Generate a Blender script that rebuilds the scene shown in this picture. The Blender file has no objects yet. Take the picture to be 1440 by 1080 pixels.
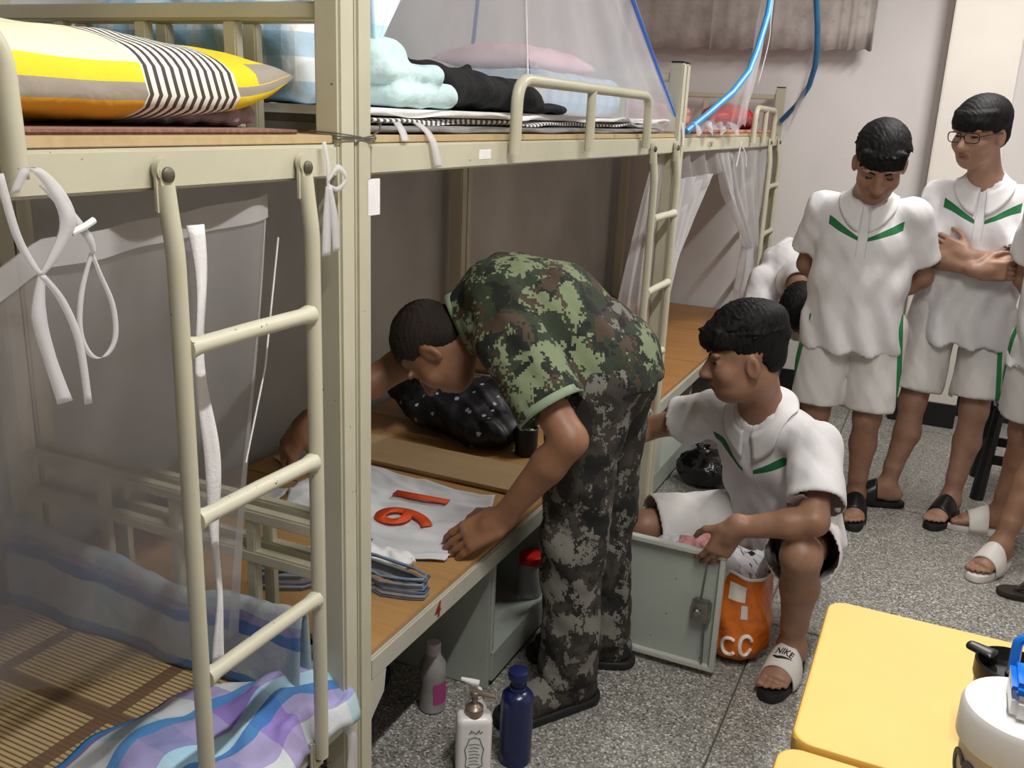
import bpy, bmesh, math, random
import numpy as np
from mathutils import Vector, Matrix
S = bpy.context.scene
COL = S.collection
rnd = random.Random(7)
# ------------------------------------------------------------------ camera, world, light, exposure
CAM_F, CAM_YAW, CAM_PITCH, CAM_ROLL = 1302.8, .4279, .2841, .0429
CAM_LOC = (.9025, -1.3724, 1.4998)
cd = bpy.data.cameras.new('camera'); cam = bpy.data.objects.new('camera', cd); COL.objects.link(cam)
cd.sensor_fit = 'HORIZONTAL'; cd.sensor_width = 36.0; cd.lens = CAM_F/1440*36.0; cd.clip_start = .02
_f = Vector((-math.sin(CAM_YAW)*math.cos(CAM_PITCH), math.cos(CAM_YAW)*math.cos(CAM_PITCH), -math.sin(CAM_PITCH)))
_r = Vector((math.cos(CAM_YAW), math.sin(CAM_YAW), 0)); _u = _r.cross(_f)
_c, _s = math.cos(CAM_ROLL), math.sin(CAM_ROLL)
_R, _U = _c*_r+_s*_u, -_s*_r+_c*_u
cam.matrix_world = Matrix(((_R.x, _U.x, -_f.x, CAM_LOC[0]), (_R.y, _U.y, -_f.y, CAM_LOC[1]), (_R.z, _U.z, -_f.z, CAM_LOC[2]), (0, 0, 0, 1)))
S.camera = cam
W = bpy.data.worlds.new('world'); S.world = W; W.use_nodes = True
W.node_tree.nodes['Background'].inputs[0].default_value = (.9, .92, 1, 1)
W.node_tree.nodes['Background'].inputs[1].default_value = .05
vs = S.view_settings; vs.view_transform = 'Standard'; vs.look = 'None'; vs.gamma = 1; vs.use_curve_mapping = False
vs.exposure = 0.65
LAMP_W = 28          # watts of each ceiling tube (its light is made in the lamp's builder)
LAMPS = [(1.0, -.35, 2.74), (1.05, 2.45, 2.74)]

# ------------------------------------------------------------------ materials
MATS = {}
def nmat(name):
    m = bpy.data.materials.new(name); m.use_nodes = True
    nt = m.node_tree; b = nt.nodes['Principled BSDF']
    MATS[name] = m
    return m, nt, b
def N(nt, t, **k):
    n = nt.nodes.new(t)
    for a, v in k.items():
        if a.startswith('i_'):
            key = a[2:]; key = int(key) if key.isdigit() else key.replace('_', ' ')
            n.inputs[key].default_value = v
        else: setattr(n, a, v)
    return n
def L(nt, a, b): nt.links.new(a, b)
def rgb(h):
    h = h.lstrip('#'); v = [int(h[i:i+2], 16)/255 for i in (0, 2, 4)]
    return tuple((x/12.92 if x <= .04045 else ((x+.055)/1.055)**2.4) for x in v)+(1,)
def ramp(nt, fac, stops, interp='LINEAR'):
    r = N(nt, 'ShaderNodeValToRGB'); r.color_ramp.interpolation = interp
    e = r.color_ramp.elements
    while len(e) > len(stops): e.remove(e[-1])
    while len(e) < len(stops): e.new(.5)
    for el, (p, c) in zip(e, stops): el.position = p; el.color = c if not isinstance(c, str) else rgb(c)
    if fac is not None: L(nt, fac, r.inputs[0])
    return r.outputs[0]
def coord(nt, kind='Object', scale=(1, 1, 1), rot=(0, 0, 0), loc=(0, 0, 0)):
    t = N(nt, 'ShaderNodeTexCoord'); m = N(nt, 'ShaderNodeMapping')
    m.inputs['Scale'].default_value = scale; m.inputs['Rotation'].default_value = rot; m.inputs['Location'].default_value = loc
    L(nt, t.outputs[kind], m.inputs[0]); return m.outputs[0]
def noise(nt, vec, scale, detail=3, rough=.5, dist=0):
    n = N(nt, 'ShaderNodeTexNoise', i_Scale=scale, i_Detail=detail, i_Roughness=rough, i_Distortion=dist)
    if vec is not None: L(nt, vec, n.inputs['Vector'])
    return n.outputs['Fac']
def M2(nt, op, a, b=None, c=None):
    n = N(nt, 'ShaderNodeMath', operation=op)
    for i, v in enumerate((a, b, c)):
        if v is None: continue
        if isinstance(v, (int, float)): n.inputs[i].default_value = v
        else: L(nt, v, n.inputs[i])
    return n.outputs[0]
def mixc(nt, fac, a, b):
    n = N(nt, 'ShaderNodeMix', data_type='RGBA')
    for i, v in ((0, fac), (6, a), (7, b)):
        if isinstance(v, (int, float)): n.inputs[i].default_value = v
        elif isinstance(v, tuple): n.inputs[i].default_value = v
        elif isinstance(v, str): n.inputs[i].default_value = rgb(v)
        else: L(nt, v, n.inputs[i])
    return n.outputs[2]
def bump(nt, b, h, strength=.3, dist=.01):
    n = N(nt, 'ShaderNodeBump', i_Strength=strength, i_Distance=dist); L(nt, h, n.inputs['Height']); L(nt, n.outputs[0], b.inputs['Normal'])
def sep(nt, vec):
    s = N(nt, 'ShaderNodeSeparateXYZ'); L(nt, vec, s.inputs[0]); return s.outputs
def simple(name, c, rough=.6, var=.08, vscale=8, bumpn=0, bscale=60, metal=0, spec=.4, trans=0, sheen=0, bdist=.003):
    m, nt, b = nmat(name); c = rgb(c) if isinstance(c, str) else c
    v = coord(nt)
    f = noise(nt, v, vscale, 4)
    d = tuple(max(0, x*(1-var*2)) for x in c[:3])+(1,); e = tuple(min(1, x*(1+var)) for x in c[:3])+(1,)
    L(nt, ramp(nt, f, [(.3, d), (.7, e)]), b.inputs['Base Color'])
    b.inputs['Roughness'].default_value = rough; b.inputs['Metallic'].default_value = metal
    b.inputs['Specular IOR Level'].default_value = spec
    if trans: b.inputs['Transmission Weight'].default_value = trans
    if sheen: b.inputs['Sheen Weight'].default_value = sheen
    if bumpn: bump(nt, b, noise(nt, v, bscale, 3), bumpn, bdist)
    return m

# ------------------------------------------------------------------ object helpers (all geometry given in world coordinates)
BASE = {}
def tag(o, label=None, cat=None, group=None, kind=None):
    for k, v in (('label', label), ('category', cat), ('group', group), ('kind', kind)):
        if v: o[k] = v
    return o
def empty(name, loc, label=None, cat=None, group=None, kind=None):
    o = bpy.data.objects.new(name, None); COL.objects.link(o); o.location = loc; o.empty_display_size = .05
    BASE[o.name] = np.array(loc, float); return tag(o, label, cat, group, kind)
def link(name, me, mats, parent=None, base=None, smooth=True):
    """me has world coordinates; shift to the base of its root"""
    b = BASE[parent.name] if parent is not None else (np.array(base, float) if base is not None else np.zeros(3))
    n = len(me.vertices); co = np.empty(n*3); me.vertices.foreach_get('co', co); co = co.reshape(-1, 3)-b
    me.vertices.foreach_set('co', co.ravel()); me.name = name
    for m in (mats if isinstance(mats, (list, tuple)) else [mats]): me.materials.append(MATS[m] if isinstance(m, str) else m)
    if smooth: me.polygons.foreach_set('use_smooth', np.ones(len(me.polygons), bool))
    me.update()
    o = bpy.data.objects.new(name, me); COL.objects.link(o)
    if parent is not None: o.parent = parent
    else: o.location = b
    BASE[o.name] = b
    return o
def mesh_np(v, f, name='m'):
    me = bpy.data.meshes.new(name)
    if isinstance(f, np.ndarray) and f.ndim == 2:
        nf, k = f.shape
        me.vertices.add(len(v)); me.vertices.foreach_set('co', np.asarray(v, np.float32).ravel())
        me.loops.add(nf*k); me.loops.foreach_set('vertex_index', f.astype(np.int32).ravel())
        me.polygons.add(nf); me.polygons.foreach_set('loop_start', np.arange(0, nf*k, k, dtype=np.int32))
        me.polygons.foreach_set('loop_total', np.full(nf, k, dtype=np.int32)); me.update(calc_edges=True)
    else: me.from_pydata([tuple(p) for p in v], [], [tuple(q) for q in f]); me.update()
    return me
class MB:
    """collects shapes of ONE part"""
    def __init__(s): s.v = []; s.f = []; s.mi = []; s.uv = None; s.cur = 0
    def add(s, v, f):
        n = len(s.v); s.v += [tuple(map(float, p)) for p in v]; s.f += [tuple(i+n for i in q) for q in f]; s.mi += [s.cur]*len(f); return s
    def box(s, lo, hi, bev=.003, rot=None, ctr=None):
        lo = np.minimum(lo, hi).astype(float); hi2 = np.maximum(lo, hi).astype(float); lo = np.minimum(np.array(lo), hi2)
        bm = bmesh.new(); bmesh.ops.create_cube(bm, size=1)
        d = hi2-lo; c = (hi2+lo)/2
        for q in bm.verts: q.co = Vector((q.co.x*d[0], q.co.y*d[1], q.co.z*d[2]))
        if bev: bmesh.ops.bevel(bm, geom=list(bm.edges), offset=min(bev, min(d)*.45), segments=2, affect='EDGES')
        s._bm(bm, c, rot); return s
    def _bm(s, bm, c, rot=None):
        bm.verts.ensure_lookup_table(); R = Matrix(rot) if rot is not None else Matrix.Identity(3)
        v = [tuple(R @ q.co+Vector(c)) for q in bm.verts]; f = [[q.index for q in p.verts] for p in bm.faces]
        s.add(v, f); bm.free()
    def tube(s, pts, r, n=10, cap=True, closed=False, flat=1.0):
        P = [np.array(p, float) for p in pts]; m = len(P); rs = r if isinstance(r, (list, tuple, np.ndarray)) else [r]*m
        up = None; V = []; F = []
        for i in range(m):
            if closed: t = P[(i+1) % m]-P[i-1]
            else: t = P[min(i+1, m-1)]-P[max(i-1, 0)]
            t = t/(np.linalg.norm(t)+1e-9)
            if up is None:
                a = np.array([0, 0, 1.]) if abs(t[2]) < .9 else np.array([1., 0, 0]); up = a-t*a.dot(t)
            else: up = up-t*up.dot(t)
            up = up/(np.linalg.norm(up)+1e-9); sd = np.cross(t, up)
            for k in range(n):
                a = 2*math.pi*k/n; V.append(P[i]+rs[i]*(math.cos(a)*up*flat+math.sin(a)*sd))
        for i in range(m if closed else m-1):
            j = (i+1) % m
            for k in range(n): F.append((i*n+k, i*n+(k+1) % n, j*n+(k+1) % n, j*n+k))
        if cap and not closed: F.append(tuple(range(n-1, -1, -1))); F.append(tuple((m-1)*n+k for k in range(n)))
        return s.add(V, F)
    def lathe(s, prof, c, n=32, axis=None, sx=1, sy=1, cap=True):
        """prof: list of (r, z)"""
        V = []; F = []
        R = np.eye(3) if axis is None else np.array(axis, float)
        for r, z in prof:
            for k in range(n):
                a = 2*math.pi*k/n; V.append(np.array(c)+R @ np.array([r*math.cos(a)*sx, r*math.sin(a)*sy, z]))
        m = len(prof)
        for i in range(m-1):
            for k in range(n): F.append((i*n+k, i*n+(k+1) % n, (i+1)*n+(k+1) % n, (i+1)*n+k))
        if cap: F.append(tuple(range(n-1, -1, -1))); F.append(tuple((m-1)*n+k for k in range(n)))
        return s.add(V, F)
    def grid(s, fn, nu, nv, closeu=False):
        V = [fn(i/(nu if closeu else nu-1), j/(nv-1)) for i in range(nu) for j in range(nv)]
        F = []
        for i in range(nu if closeu else nu-1):
            for j in range(nv-1):
                a = i*nv+j; b = ((i+1) % nu)*nv+j; F.append((a, b, b+1, a+1))
        return s.add(V, F)
    def build(s, name, mats, parent=None, base=None, smooth=True, solid=0, auto=None, sub=0):
        if base is None and parent is None:
            a = np.array(s.v); base = ((a[:, 0].min()+a[:, 0].max())/2, (a[:, 1].min()+a[:, 1].max())/2, a[:, 2].min())
        me = mesh_np(s.v, s.f); me.polygons.foreach_set('material_index', np.array(s.mi, np.int32))
        o = link(name, me, mats, parent, base, smooth)
        if smooth and auto is None: auto = 35
        if auto: me.set_sharp_from_angle(angle=math.radians(auto))
        if solid:
            q = o.modifiers.new('thickness', 'SOLIDIFY'); q.thickness = solid; q.offset = 0
        if sub: q = o.modifiers.new('smooth', 'SUBSURF'); q.levels = sub; q.render_levels = sub
        return o
def uvgrid(fn, nu, nv):
    """grid mesh with a UV map"""
    V = np.array([fn(i/(nu-1), j/(nv-1)) for i in range(nu) for j in range(nv)], float)
    F = []; UV = []
    for i in range(nu-1):
        for j in range(nv-1):
            a = i*nv+j; b = a+nv; F.append((a, b, b+1, a+1))
            for (p, q) in ((i, j), (i+1, j), (i+1, j+1), (i, j+1)): UV += [p/(nu-1), q/(nv-1)]
    me = mesh_np(V, np.array(F)); l = me.uv_layers.new(name='uv'); l.data.foreach_set('uv', np.array(UV)); return me
def solidify(o, t, off=0):
    q = o.modifiers.new('thickness', 'SOLIDIFY'); q.thickness = t; q.offset = off; return o
def arc_pts(pts, r=.05, n=6):
    """polyline with rounded corners"""
    P = [np.array(p, float) for p in pts]; out = [P[0]]
    for i in range(1, len(P)-1):
        a = P[i-1]-P[i]; b = P[i+1]-P[i]; la, lb = np.linalg.norm(a), np.linalg.norm(b); rr = min(r, la*.45, lb*.45)
        A = P[i]+a/la*rr; B = P[i]+b/lb*rr
        for k in range(n+1):
            t = k/n; out.append((1-t)**2*A+2*t*(1-t)*P[i]+t*t*B)
    out.append(P[-1]); return out
def smooth_pts(P, ws, k=5):
    P = [np.array(p, float) for p in P]; n = len(P); O = []; Wd = []
    for i in range(n-1):
        a, b, c, d = P[max(i-1, 0)], P[i], P[i+1], P[min(i+2, n-1)]
        for j in range(k):
            t = j/k; O.append(.5*((2*b)+(c-a)*t+(2*a-5*b+4*c-d)*t*t+(3*b-a-3*c+d)*t**3)); Wd.append(ws[i]*(1-t)+ws[i+1]*t)
    return O+[P[-1]], Wd+[ws[-1]]
def text_part(s, size, origin, xdir, ydir, mat, name, parent, extr=.0008, bold=0, shear=0):
    cu = bpy.data.curves.new(name, 'FONT'); cu.body = s; cu.size = size; cu.extrude = extr; cu.offset = bold; cu.align_x = 'CENTER'; cu.align_y = 'CENTER'; cu.shear = shear
    t = bpy.data.objects.new(name+'_tmp', cu); COL.objects.link(t)
    me = bpy.data.meshes.new_from_object(t.evaluated_get(bpy.context.evaluated_depsgraph_get()))
    bpy.data.objects.remove(t); bpy.data.curves.remove(cu)
    x = np.array(xdir, float); x /= np.linalg.norm(x); y = np.array(ydir, float); y /= np.linalg.norm(y); z = np.cross(x, y)
    n = len(me.vertices); co = np.empty(n*3); me.vertices.foreach_get('co', co); co = co.reshape(-1, 3)
    co = np.array(origin)+co[:, :1]*x+co[:, 1:2]*y+co[:, 2:]*z
    me.vertices.foreach_set('co', co.ravel()); me.materials.clear()
    return link(name, me, mat, parent, smooth=False)
def fbm(x, y, z=0., seed=0.):
    """cheap smooth noise in -1..1 (works on arrays)"""
    s = seed*12.9
    return (np.sin(1.7*x+2.3*y+1.1*z+s)+np.sin(2.9*x-1.3*y+2.1*z+1.7+s*1.3)*.7+np.sin(-1.1*x+3.7*y-1.9*z+4.1+s*.7)*.6+np.sin(5.3*x+4.1*y+3.3*z+.6+s*2.1)*.35)/2.65

# ------------------------------------------------------------------ implicit surfaces (smooth unions) -> continuous meshes
def nrm(a): a = np.array(a, float); return a/(np.linalg.norm(a)+1e-12)
class Sdf:
    def __init__(s): s.P = []
    def _a(s, fn, lo, hi, k, op, cut, mat): s.P.append((fn, np.array(lo, float), np.array(hi, float), k, op, cut or [], mat))
    def cone(s, a, b, ra, rb, k=.02, op='u', cut=None):
        a = np.array(a, float); b = np.array(b, float); ba = b-a; l2 = ba.dot(ba)+1e-12; m = max(ra, rb)
        def fn(X, Y, Z):
            x, y, z = X-a[0], Y-a[1], Z-a[2]
            t = np.clip((x*ba[0]+y*ba[1]+z*ba[2])/l2, 0, 1)
            return np.sqrt((x-t*ba[0])**2+(y-t*ba[1])**2+(z-t*ba[2])**2)-(ra+t*(rb-ra))
        s._a(fn, np.minimum(a, b)-m, np.maximum(a, b)+m, k, op, cut, 0); return s
    def chain(s, pts, rs, k=.015):
        for i in range(len(pts)-1): s.cone(pts[i], pts[i+1], rs[i], rs[i+1], k)
        return s
    def ell(s, c, r, fr=None, k=.02, op='u', cut=None):
        c = np.array(c, float); r = np.array(r, float); R = np.eye(3) if fr is None else np.array(fr, float)  # rows = axes
        m = max(r)
        def fn(X, Y, Z):
            x, y, z = X-c[0], Y-c[1], Z-c[2]
            u = [(R[i, 0]*x+R[i, 1]*y+R[i, 2]*z) for i in range(3)]
            k0 = np.sqrt(sum((u[i]/r[i])**2 for i in range(3))); k1 = np.sqrt(sum((u[i]/r[i]**2)**2 for i in range(3)))
            return k0*(k0-1)/(k1+1e-9)
        s._a(fn, c-m, c+m, k, op, cut, 0); return s
    def eseg(s, a, b, side, wa, wb, k=.03, op='u', cut=None):
        """flattened capsule: half width along side, half depth across; wa=(w,d) at a, wb at b"""
        a = np.array(a, float); b = np.array(b, float); ba = b-a; l2 = ba.dot(ba)+1e-12; sd = nrm(np.array(side)-ba*np.dot(side, ba)/l2); m = max(wa+wb)
        def fn(X, Y, Z):
            x, y, z = X-a[0], Y-a[1], Z-a[2]
            t = np.clip((x*ba[0]+y*ba[1]+z*ba[2])/l2, 0, 1)
            x, y, z = x-t*ba[0], y-t*ba[1], z-t*ba[2]
            u = x*sd[0]+y*sd[1]+z*sd[2]
            e2 = np.maximum(x*x+y*y+z*z-u*u, 0); w = wa[0]+t*(wb[0]-wa[0]); d = wa[1]+t*(wb[1]-wa[1])
            k0 = np.sqrt((u/w)**2+e2/d**2); k1 = np.sqrt((u/w**2)**2+e2/d**4)
            return k0*(k0-1)/(k1+1e-6)
        s._a(fn, np.minimum(a, b)-m, np.maximum(a, b)+m, k, op, cut, 0); return s
    def box(s, c, h, fr=None, rad=.005, k=.01, op='u', cut=None):
        c = np.array(c, float); h = np.array(h, float); R = np.eye(3) if fr is None else np.array(fr, float); m = np.linalg.norm(h)
        def fn(X, Y, Z):
            x, y, z = X-c[0], Y-c[1], Z-c[2]
            q = [np.abs(R[i, 0]*x+R[i, 1]*y+R[i, 2]*z)-h[i]+rad for i in range(3)]
            return np.sqrt(sum(np.maximum(v, 0)**2 for v in q))+np.minimum(np.maximum(np.maximum(q[0], q[1]), q[2]), 0)-rad
        s._a(fn, c-m, c+m, k, op, cut, 0); return s
    def plane(s, p, n, lo=None, hi=None):
        """keep the side where (x-p).n < 0"""
        p = np.array(p, float); n = nrm(n)
        s.P.append(('cut', p, n, lo, hi)); return s
    def bounds(s):
        lo = np.min([q[1] for q in s.P if q[0] != 'cut' and q[4] == 'u'], 0); hi = np.max([q[2] for q in s.P if q[0] != 'cut' and q[4] == 'u'], 0); return lo, hi
    def field(s, lo, hi, res, disp=None):
        lo = np.array(lo, float); hi = np.array(hi, float); n = np.maximum(np.ceil((hi-lo)/res).astype(int)+1, 3)
        ax = [lo[i]+res*np.arange(n[i]) for i in range(3)]
        V = np.full(n, .5, np.float32)
        for q in s.P:
            if q[0] == 'cut':
                d = ((ax[0]-q[1][0])*q[2][0])[:, None, None]+((ax[1]-q[1][1])*q[2][1])[None, :, None]+((ax[2]-q[1][2])*q[2][2])[None, None, :]
                V = np.maximum(V, d.astype(np.float32)); continue
            fn, a, b, k, op, cut, _ = q
            m = k+3*res
            i0 = np.clip(np.floor((a-m-lo)/res).astype(int), 0, n); i1 = np.clip(np.ceil((b+m-lo)/res).astype(int)+1, 0, n)
            if np.any(i1 <= i0): continue
            X = ax[0][i0[0]:i1[0]][:, None, None]; Y = ax[1][i0[1]:i1[1]][None, :, None]; Z = ax[2][i0[2]:i1[2]][None, None, :]
            d = fn(X, Y, Z)
            for (p, nn) in cut: d = np.maximum(d, (X-p[0])*nn[0]+(Y-p[1])*nn[1]+(Z-p[2])*nn[2])
            d = d.astype(np.float32); sl = tuple(slice(i0[i], i1[i]) for i in range(3)); o = V[sl]
            if op == 'u': h = np.maximum(k-np.abs(o-d), 0)/k; V[sl] = np.minimum(o, d)-h*h*k*.25
            elif op == 's': d = -d; h = np.maximum(k-np.abs(o-d), 0)/k; V[sl] = np.maximum(o, d)+h*h*k*.25
        if disp is not None:
            msk = np.abs(V) < 4*res+.03
            ii = np.nonzero(msk)
            V[msk] += disp(ax[0][ii[0]], ax[1][ii[1]], ax[2][ii[2]]).astype(np.float32)
        return V, lo, res
    def at(s, P):
        X, Y, Z = P[:, 0], P[:, 1], P[:, 2]; d = np.full(len(P), .5)
        for q in s.P:
            if q[0] == 'cut' or q[4] != 'u': continue
            e = q[0](X, Y, Z); k = q[3]; h = np.maximum(k-np.abs(d-e), 0)/k; d = np.minimum(d, e)-h*h*k*.25
        return d
    def push(s, P, gap):
        for _ in range(3):
            d = s.at(P); g = np.stack([(s.at(P+np.eye(3)[i]*.002)-d)/.002 for i in range(3)], 1); g /= np.linalg.norm(g, axis=1)[:, None]+1e-9
            P = P+g*np.maximum(gap-d, 0)[:, None]
        return P
    def cuts(s):
        c = [(q[1], q[2], None) for q in s.P if q[0] == 'cut']
        for q in s.P:
            if q[0] != 'cut':
                for (p, n) in q[5]: c.append((np.array(p), nrm(n), (q[1], q[2])))
        return c
    def mesh(s, res, disp=None, openings=True, lo=None, hi=None, relax=1):
        if lo is None: lo, hi = s.bounds(); lo = lo-4*res; hi = hi+4*res
        V, lo, res = s.field(lo, hi, res, disp); v, f = surf_nets(V, lo, res)
        if relax: v = relax_mesh(v, f, relax)
        if openings and len(f):
            c = v[f].mean(1); kill = np.zeros(len(f), bool)
            for p, n, bb in s.cuts():
                k = np.abs((c-p) @ n) < .55*res
                if bb is not None: k &= np.all((c > bb[0]-2*res) & (c < bb[1]+2*res), 1)
                fnrm = np.cross(v[f[:, 2]]-v[f[:, 0]], v[f[:, 3]]-v[f[:, 1]]); fnrm /= np.linalg.norm(fnrm, axis=1)[:, None]+1e-12
                k &= np.abs(fnrm @ n) > .75
                kill |= k
            f = f[~kill]
            e = np.sort(np.concatenate([f[:, [i, (i+1) % 4]] for i in range(4)]), 1); key = e[:, 0].astype(np.int64)*len(v)+e[:, 1]
            uq, cn = np.unique(key, return_counts=True); bk = uq[cn == 1]; bv = np.unique(np.concatenate([bk//len(v), bk % len(v)]))
            for p, n, bb in s.cuts():
                d = (v[bv]-p) @ n; k = np.abs(d) < 2.2*res
                if bb is not None: k &= np.all((v[bv] > bb[0]-2*res) & (v[bv] < bb[1]+2*res), 1)
                v[bv[k]] -= d[k][:, None]*n
        return v, f
    def body(s, res, fine, disp=None):
        """one surface, meshed finer inside the boxes fine=[(lo,hi,res)]"""
        v, f = s.mesh(res, disp, False); c = v[f].mean(1); keep = np.ones(len(f), bool)
        for lo, hi, r in fine: keep &= ~np.all((c > np.array(lo)+.6*res) & (c < np.array(hi)-.6*res), 1)
        VS = [v]; FS = [f[keep]]; n = len(v)
        for lo, hi, r in fine:
            a, b = s.mesh(r, disp, False, lo, hi)
            if len(b): VS.append(a); FS.append(b+n); n += len(a)
        v = np.concatenate(VS); f = np.concatenate(FS)
        used = np.zeros(len(v), bool); used[f.ravel()] = True; mp = np.cumsum(used)-1
        return v[used], mp[f]
def relax_mesh(v, f, it):
    for _ in range(it):
        acc = np.zeros_like(v); cnt = np.zeros(len(v))
        for i in range(4):
            a = f[:, i]; b = f[:, (i+1) % 4]
            for k in range(3): acc[:, k] += np.bincount(a, v[b, k], len(v))+np.bincount(b, v[a, k], len(v))
            cnt += np.bincount(a, minlength=len(v))+np.bincount(b, minlength=len(v))
        ok = cnt > 0; w = v.copy(); w[ok] = acc[ok]/cnt[ok][:, None]; v = v*.5+w*.5
    return v
def surf_nets(V, lo, res):
    n = np.array(V.shape); ins = V < 0
    c = [(i, j, k) for i in (0, 1) for j in (0, 1) for k in (0, 1)]
    cs = np.zeros(n-1, np.uint8)
    for (i, j, k) in c: cs += ins[i:n[0]-1+i, j:n[1]-1+j, k:n[2]-1+k]
    act = (cs > 0) & (cs < 8); idx = np.full(n-1, -1, np.int64); ijk = np.argwhere(act); idx[act] = np.arange(len(ijk))
    acc = np.zeros((len(ijk), 3)); cnt = np.zeros(len(ijk)); g = {}
    for q in c: g[q] = V[ijk[:, 0]+q[0], ijk[:, 1]+q[1], ijk[:, 2]+q[2]].astype(float)
    for ax in range(3):
        for q in c:
            if q[ax]: continue
            p = list(q); p[ax] = 1; a, b = g[q], g[tuple(p)]; m = (a < 0) != (b < 0)
            t = np.where(m, a/np.where(a-b == 0, 1, a-b), 0)
            pos = np.tile(np.array(q, float), (len(ijk), 1)); pos[:, ax] = t
            acc[m] += pos[m]; cnt[m] += 1
    v = lo+(ijk+acc/np.maximum(cnt, 1)[:, None])*res
    F = []
    for ax in range(3):
        b, d = [(1, 2), (2, 0), (0, 1)][ax]
        s0 = [slice(None)]*3; s1 = [slice(None)]*3; s0[ax] = slice(0, n[ax]-1); s1[ax] = slice(1, n[ax])
        A = ins[tuple(s0)]; B = ins[tuple(s1)]; e = np.argwhere(A != B)
        e = e[(e[:, b] > 0) & (e[:, d] > 0) & (e[:, b] < n[b]-1) & (e[:, d] < n[d]-1)]
        if not len(e): continue
        fl = A[e[:, 0], e[:, 1], e[:, 2]]
        def at(db, dd):
            k = e.copy(); k[:, b] -= db; k[:, d] -= dd; return idx[k[:, 0], k[:, 1], k[:, 2]]
        q = np.stack([at(1, 1), at(0, 1), at(0, 0), at(1, 0)], 1); q[~fl] = q[~fl][:, ::-1]; F.append(q)
    return (v, np.concatenate(F)) if F else (v, np.zeros((0, 4), int))
# ------------------------------------------------------------------ material library
def painted(name, c, chip=.0):
    m, nt, b = nmat(name); v = coord(nt); c = rgb(c)
    f = noise(nt, v, 3, 5, .6); d = tuple(x*.86 for x in c[:3])+(1,)
    base = ramp(nt, f, [(.35, d), (.65, c)])
    sp = noise(nt, v, 55, 4, .7); msk = ramp(nt, sp, [(.70-chip, (0, 0, 0, 1)), (.72-chip, (1, 1, 1, 1))])
    L(nt, mixc(nt, msk, base, rgb('#3a342c')), b.inputs['Base Color']); b.inputs['Roughness'].default_value = .42
    bump(nt, b, noise(nt, v, 120, 2), .08, .002); return m
painted('cream paint', '#cbc6ae'); painted('cream paint chipped', '#d3cfb9', .045); painted('grey paint', '#bdbeb6', .02)
painted('rail paint', '#c2c0b0'); painted('locker paint', '#a9b0a6', .01)
def wood(name, a, bb, rot=0, sc=1):
    m, nt, b = nmat(name); v = coord(nt, 'Object', (2*sc, 30*sc, 30*sc), (0, 0, rot))
    f = noise(nt, v, 1.2, 6, .6, .6); k = noise(nt, coord(nt), 3, 3)
    col = ramp(nt, f, [(.25, rgb(a)), (.6, rgb(bb)), (.8, rgb(a))])
    L(nt, mixc(nt, M2(nt, 'MULTIPLY', k, .3), col, rgb('#8a6640')), b.inputs['Base Color']); b.inputs['Roughness'].default_value = .45
    bump(nt, b, f, .12, .002); return m
wood('pine board', '#ae8552', '#c0955f'); wood('light patch wood', '#b89a70', '#c4a981'); wood('ply edge', '#bfa679', '#cdb68c')  # the second wood is a paler board tone with a pool of light put in
wood('orange board', '#a8743f', '#ba8750')
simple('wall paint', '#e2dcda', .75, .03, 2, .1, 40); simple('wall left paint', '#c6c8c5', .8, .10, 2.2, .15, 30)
simple('ceiling paint', '#e8e6e2', .8, .03, 2); simple('black skirting', '#1d1d1e', .35, .2, 6); simple('column paint', '#e3dcd2', .7, .04, 2)
def m_terrazzo():
    m, nt, b = nmat('terrazzo'); v = coord(nt)
    def vor(sc, seedloc):
        q = N(nt, 'ShaderNodeTexVoronoi', i_Scale=sc, feature='F1'); L(nt, coord(nt, loc=seedloc), q.inputs['Vector']); return q
    a = vor(210, (0, 0, 0)); g = N(nt, 'ShaderNodeSeparateColor'); L(nt, a.outputs['Color'], g.inputs[0])
    c1 = ramp(nt, g.outputs[0], [(0, '#5f5e5a'), (.2, '#7f7d77'), (.5, '#97948c'), (.78, '#b5b2a9'), (.93, '#d2d0c8')], 'CONSTANT')
    d = vor(70, (3, 1, 0)); g2 = N(nt, 'ShaderNodeSeparateColor'); L(nt, d.outputs['Color'], g2.inputs[0])
    dk = M2(nt, 'MULTIPLY', M2(nt, 'LESS_THAN', g2.outputs[1], .10), M2(nt, 'LESS_THAN', d.outputs['Distance'], .28))
    c2 = mixc(nt, dk, c1, rgb('#4b4640'))
    st = noise(nt, v, 2.3, 4); c3 = mixc(nt, ramp(nt, st, [(.35, (0, 0, 0, 1)), (.75, (.4, .4, .4, 1))]), c2, rgb('#84807a'))
    rare = noise(nt, v, 14, 2); c4 = mixc(nt, ramp(nt, rare, [(.80, (0, 0, 0, 1)), (.82, (.7, .7, .7, 1))]), c3, rgb('#3a332d'))
    L(nt, c4, b.inputs['Base Color']); b.inputs['Roughness'].default_value = .42
m_terrazzo(); simple('joint dark', '#5a5650', .8)
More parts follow.
